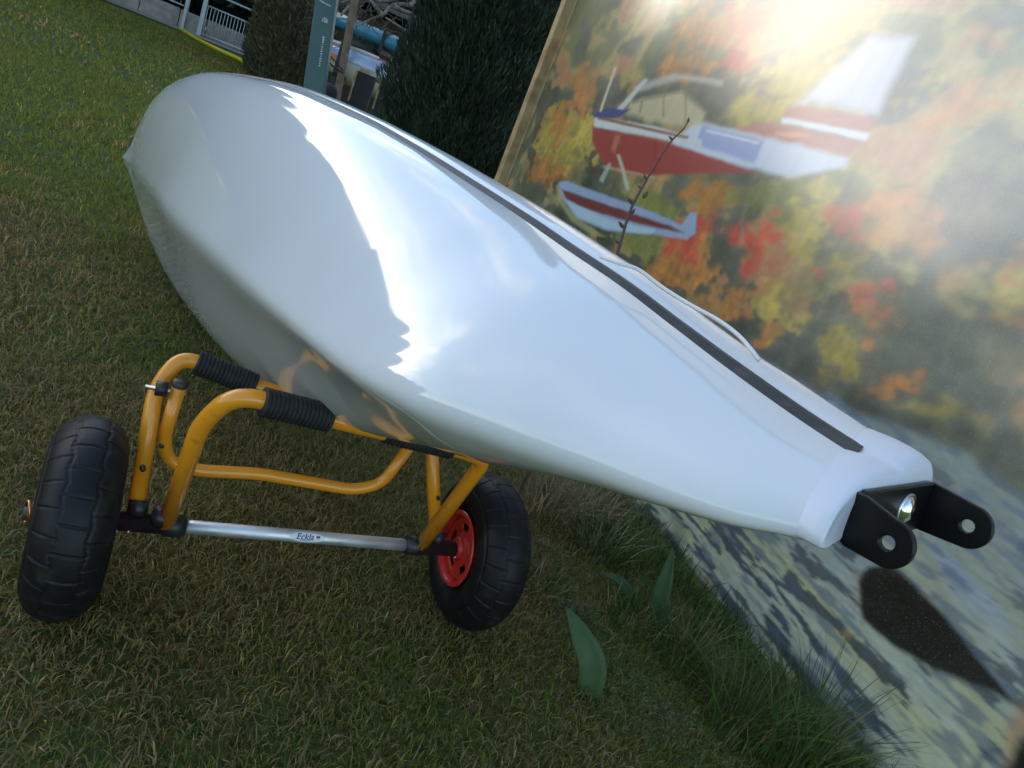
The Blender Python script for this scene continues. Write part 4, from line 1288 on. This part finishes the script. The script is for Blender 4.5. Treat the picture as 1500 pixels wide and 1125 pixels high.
bk_o = bk.build('rudder_bracket', M['bracket'], boat, smooth=False)
bk_o.modifiers.new('edge', 'BEVEL').width = .0012
for k in (.054, -.054):
    V, F = ear(k, -.044, -.004) if k > 0 else ear(k, -.050, -.001)
    e_o = MB().add(V, F).build('ear', M['bracket'], bk_o, smooth=True, angle=30)
    bv = e_o.modifiers.new('edge', 'BEVEL'); bv.width = .0008; bv.limit_method = 'ANGLE'
MB().lathe([(0, .0095), (.001, .0095), (.0024, .0085), (.0042, .0058), (.0050, .0030), (.0052, .0001)], bp(-.016, .001, L0 - TK / 2), -H_L, 24).build('bolt', M['chrome'], bk_o)
MB().lathe([(0, .0115), (.0008, .0115), (.0009, .0096)], bp(-.016, .001, L0 - TK / 2), -H_L, 24).build('washer', M['steel'], bk_o)

# slack white deck line standing off the far side
lp = [(880, 376, .30), (905, 385, .275), (935, 395, .26), (970, 421, .235), (1010, 446, .20), (1050, 468, .17), (1080, 490, .145), (1100, 512, .125), (1112, 528, .115)]
cp = [onplane(x, y, HN + HS * H_L * l - HS * H_K * .06, H_L) for x, y, l in lp]
MB().tube(smooth_path(cp, 6), .0018, 8).build('deck_line', M['cord'], boat)

# ------------------------------------------------------------------ THE CART
PL = at(110, 760, .91); PR = at(697, 810, 1.197)
PL[2] = PR[2] = .116
C_A = unit(PR - PL); C_G = np.array([C_A[1], -C_A[0], 0.])
TRACK = np.linalg.norm(PR - PL)


def cp3(a, g, z):
    return np.array([PL[0], PL[1], 0]) + C_A * a + C_G * g + Z * z


cart = thing('boat_cart', cp3(TRACK / 2, 0, 0), 'yellow tubular cart with two fat black tyres under the white boat', 'cart')
AX = lambda a: cp3(a, 0, .119)
MB().tube([AX(.06), AX(.52)], .0095, 18).build('axle', M['alu'], cart)
sl = MB()
sl.lathe([(0, .001), (0, .0125), (.085, .0125), (.0855, .0155), (.108, .0155), (.1085, .0125), (.112, .0125), (.112, .009)], AX(.018), C_A, 20)
for q in (.070, .098): sl.tube([cp3(q - .002, -.004 if q < .08 else .004, .128), cp3(q - .002, -.012 if q < .08 else .010, .146)], .0125, 12)
sl.build('axle_sleeve', M['black_plastic'], cart)
sl = MB()
sl.lathe([(0, .009), (0, .0125), (.004, .0125), (.0045, .0150), (.030, .0150), (.0305, .0125), (.108, .0125), (.108, .001)], AX(.452), C_A, 20)
for q in (.478, .506): sl.tube([cp3(q, .003 if q < .49 else -.003, .124), cp3(q, .009 if q < .49 else -.010, .142)], .0125, 12)
sl.build('axle_sleeve', M['black_plastic'], cart)
for q, gg in ((.062, .012), (.048, .0125), (.540, .0125)):
    MB().lathe([(0, .0026), (.0012, .0026), (.002, .0008)], cp3(q, gg, .112), C_G, 8).build('rivet', M['steel'], cart)

near = [(.105, .004, .124), (.1035, .076, .322), (.128, .098, .378), (.197, .092, .366), (.44, .083, .342), (.478, .080, .333), (.4775, .002, .118)]
P_near = fillet([cp3(*q) for q in near], [.05, .05, .01, .01, .02], 9)
MB().tube(P_near, .0112, 14).build('frame_tube', M['yellow'], cart)
farp = [(.066, -.010, .132), (.060, -.094, .272), (.083, -.118, .313), (.125, -.114, .306), (.172, -.108, .297), (.44, -.090, .264), (.474, -.086, .258), (.507, -.006, .124)]
P_far = fillet([cp3(*q) for q in farp], [.045, .045, .01, .01, .01, .02], 9)
MB().tube(P_far, .0108, 14).build('frame_tube', M['yellow'], cart)


def pad(a, b, n, r):
    a, b = np.asarray(a, float), np.asarray(b, float); prof = []
    ln = np.linalg.norm(b - a)
    prof.append((0, .010)); prof.append((0.0005, r * .96))
    for i in range(n):
        x = ln * (i + .08) / n; w = ln / n
        prof += [(x + w * .06, r), (x + w * .60, r), (x + w * .70, r * .90), (x + w * .88, r * .90)]
    prof += [(ln - .0005, r * .96), (ln, .010)]
    return MB().lathe(prof, a, b - a, 22)


def lerp(p, q, t): return np.asarray(p, float) * (1 - t) + np.asarray(q, float) * t


pad(cp3(.158, .0965, .372), cp3(.243, .0890, .3615), 16, .0178).build('foam_pad', M['foam'], cart, angle=35)
pad(cp3(.318, .0865, .354), cp3(.42, .0835, .344), 16, .0150).build('foam_pad', M['foam'], cart, angle=35)
pad(cp3(.103, -.1165, .310), cp3(.186, -.1075, .295), 16, .0178).build('foam_pad', M['foam'], cart, angle=35)
pad(cp3(.30, -.0995, .281), cp3(.40, -.093, .269), 16, .0150).build('foam_pad', M['foam'], cart, angle=35)
# rivet holes in the legs, black discs in place of shaded recesses
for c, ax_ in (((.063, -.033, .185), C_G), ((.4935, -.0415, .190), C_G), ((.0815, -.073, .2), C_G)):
    MB().lathe([(-.0112, .0036), (.0098, .0036), (.0108, .0030), (.0109, .0001)], cp3(*c), ax_ + C_A * .1 - Z * -.1, 12).build('hole_disc', M['black_plastic'], cart)

# fold-down stand
gs = -.072
sp_ = PL + C_G * gs
std = [onplane(x, y, sp_, C_G) for x, y in ((264, 562), (240, 642), (246, 676), (284, 689), (380, 694), (450, 706), (520, 718), (560, 708), (603, 650))]
MB().tube(fillet(std, [.03, .02, .02, .02, .02, .03, .025], 8), .0092, 14).build('stand_tube', M['yellow'], cart)
e = unit(std[0] - std[1])
MB().lathe([(-.004, .0100), (.003, .0100), (.0045, .0085), (.0048, .0001)], std[0], e, 16).build('tube_cap', M['black_plastic'], cart)
hb_ = onplane(245, 571, sp_ + C_G * .004, C_G)
MB().lathe([(-.014, .001), (-.014, .010), (.000, .010), (.000, .001)], hb_, C_A, 16).build('hinge_spacer', M['black_plastic'], cart)
b1_, b2_ = onplane(213, 566, sp_ - C_G * .01, C_G), onplane(273, 578, sp_ - C_G * .0, C_G)
MB().tube([b1_, b2_], .0028, 8).build('hinge_bolt', M['steel'], cart)


# wheels
def tyre_mesh(c, R=.129, W=.044, n=640, m=112):
    ax = C_A; u = C_G; a = np.linspace(0, 2 * math.pi, n, endpoint=False)
    ph = np.linspace(-2.35, 2.35, m)                     # round profile from inner bead to outer bead
    x = W * np.sin(ph) * (1.0 - .06 * np.cos(ph)); r = (R - W * .92) + W * .92 * np.cos(ph)
    A, PH = np.meshgrid(a, ph, indexing='ij')
    X = np.broadcast_to(x, A.shape).copy(); Rr = np.broadcast_to(r, A.shape).copy()
    nb = 24
    pos = A / (2 * math.pi) * nb
    zig = .09 * np.abs(((pos) % 1) * 2 - 1) - .045      # zigzag of the long grooves
    g = np.zeros_like(A)

    def groove(d, w):
        return np.clip(1 - np.abs(d) / w, 0, 1)
    for off in (-.42, .42):
        g = np.maximum(g, groove(PH - off - zig * np.sign(off), .042))
    band = np.where(np.abs(PH) < .42, 0., .5)
    d = ((pos + band + .12 * PH) % 1); d = np.minimum(d, 1 - d) / nb * 2 * math.pi
    lat = groove(d, .0115) * (np.abs(PH) < 1.25)
    g = np.maximum(g, lat)
    g = np.maximum(g, .6 * groove(np.abs(PH) - 1.25, .06))
    dep = .0017 * np.clip(g * 1.7, 0, 1)
    nx, nr = np.sin(PH), np.cos(PH)
    X -= nx * dep; Rr -= nr * dep
    V = c + X[..., None] * ax + Rr[..., None] * (np.cos(A)[..., None] * u + np.sin(A)[..., None] * Z)
    i = np.arange(n)[:, None] * m + np.arange(m - 1)[None]; j = ((np.arange(n) + 1) % n)[:, None] * m + np.arange(m - 1)[None]
    F = np.stack([i, j, j + 1, i + 1], -1).reshape(-1, 4)
    return V.reshape(-1, 3), F


def make_wheel(c, inner):
    """inner: +1 when the boat side lies along +C_A"""
    V, F = tyre_mesh(c)
    ty = MB().add(V, F.tolist()).build('tyre', M['tyre'], cart)
    rim = MB()
    ax = C_A * inner
    rim.lathe([(.038, .060), (.041, .0625), (.043, .061), (.0435, .056), (.040, .0535), (.031, .052)], c, ax, 48)
    # dished disc with five slots
    n = 120; rs = np.array([.052, .046, .041, .030, .027, .021, .019]); xs = np.array([.031, .030, .0295, .0295, .030, .034, .035])
    a = np.linspace(0, 2 * math.pi, n, endpoint=False)
    V = np.concatenate([c + ax * x_ + r_ * (np.cos(a)[:, None] * C_G + np.sin(a)[:, None] * Z) for r_, x_ in zip(rs, xs)])
    F = []
    for i in range(len(rs) - 1):
        for k in range(n):
            inslot = (i == 2) and ((k % 24) in range(6, 18))
            if not inslot: F.append((i * n + k, i * n + (k + 1) % n, (i + 1) * n + (k + 1) % n, (i + 1) * n + k))
    disc = MB().add(V, F)
    ro = rim.build('rim', M['red'], cart, angle=35)
    do = disc.build('disc', M['red'], ro, angle=35)
    so = do.modifiers.new('thick', 'SOLIDIFY'); so.thickness = .005; so.offset = 0
    hub = MB().lathe([(-.036, .001), (-.036, .019), (.036, .019), (.042, .0175), (.0425, .001)], c, ax, 28).build('hub', M['red'], ro)
    bead = MB().lathe([(-.024, .056), (-.028, .02), (-.028, .001)], c, ax, 40).build('outer_disc', M['red'], ro)


make_wheel(AX(0) + Z * .003, 1)
make_wheel(AX(TRACK) + Z * .003, -1)
# lynch pin ring on the outer end of the left wheel
MB().tube([AX(-.056), AX(-.03)], .009, 14).build('axle_end', M['black_plastic'], cart)
rc = AX(-.052) + Z * .002
th = np.linspace(0, 2 * math.pi, 25)
rd1 = unit(C_A * .35 + C_G); rd2 = Z
MB().tube([rc + .011 * (np.cos(t) * rd1 + 1.35 * np.sin(t) * rd2) for t in th], .0018, 7, caps=False).build('lynch_ring', M['brass'], cart)

# maker's sticker wrapped on the axle
stk_c = onplane(447, 788, AX(.3), C_G)
a0 = (stk_c - AX(0)) @ C_A
R_ax = .0097
vdir = unit(EYE - AX(a0)); vdir = unit(vdir - C_A * (vdir @ C_A)); tdir = np.cross(C_A, vdir)
if tdir[2] < 0: tdir = -tdir


def wrap(x, y, r):
    """x along the axle, y round it"""
    an = y / R_ax + .0
    return AX(a0 + x) + r * (math.cos(an) * vdir + math.sin(an) * tdir)


V = []; F = []; nr, na = 6, 40
for i in range(nr + 1):
    for k in range(na):
        t = 2 * math.pi * k / na; q = i / nr
        V.append(wrap(.0255 * q * math.cos(t), .0078 * q * math.sin(t) - .001, R_ax + .0003))
for i in range(nr):
    for k in range(na): F.append((i * na + k, i * na + (k + 1) % na, (i + 1) * na + (k + 1) % na, (i + 1) * na + k))
stick = MB().add(V, F).build('sticker', M['sticker'], cart)


def text_mesh(body, size, shear=0.):
    cu = bpy.data.curves.new('text_curve', 'FONT'); cu.body = body; cu.size = size; cu.shear = shear
    cu.align_x = 'CENTER'; cu.align_y = 'CENTER'; cu.offset = size * .012
    cu.resolution_u = 3
    tmp = bpy.data.objects.new('text_temp', cu); COL.objects.link(tmp)
    bpy.context.view_layer.update()
    me = bpy.data.meshes.new_from_object(tmp.evaluated_get(bpy.context.evaluated_depsgraph_get()))
    bm = bmesh.new(); bm.from_mesh(me); bmesh.ops.triangulate(bm, faces=bm.faces)
    for _ in range(3):
        bmesh.ops.subdivide_edges(bm, edges=[e for e in bm.edges if abs(e.verts[0].co.y - e.verts[1].co.y) > .0011], cuts=1)
        bmesh.ops.triangulate(bm, faces=bm.faces)
    bm.to_mesh(me); bm.free()
    vs_ = [tuple(v.co) for v in me.vertices]; fs_ = [tuple(p.vertices) for p in me.polygons]
    bpy.data.objects.remove(tmp); bpy.data.meshes.remove(me); bpy.data.curves.remove(cu)
    return vs_, fs_


def on_axle(vs_, fs_, dx, dy, name, m):
    MB().add([wrap(v[0] + dx, v[1] + dy, R_ax + .0006) for v in vs_], fs_).build(name, m, stick, smooth=False)


v_, f_ = text_mesh('Eckla', .0118, .25)
on_axle([(x * 1.05, y, z) for x, y, z in v_], f_, -.0035, -.0005, 'lettering', M['ink'])
def rect(x, y, w, h): return [(x - w, y - h, 0), (x + w, y - h, 0), (x + w, y + h, 0), (x - w, y + h, 0)], [(0, 1, 2, 3)]
on_axle(*rect(0, 0, .0026, .0007), .0158, .0012, 'flag_stripe', M['ink'])
on_axle(*rect(0, 0, .0026, .0007), .0158, -.0002, 'flag_stripe', M['flag_red'])
on_axle(*rect(0, 0, .0026, .0007), .0158, -.0016, 'flag_stripe', M['flag_gold'])
for i in range(9):
    on_axle(*rect(0, 0, .0006, .00035), -.0085 + i * .0016, -.0053, 'small_print', M['ink'])
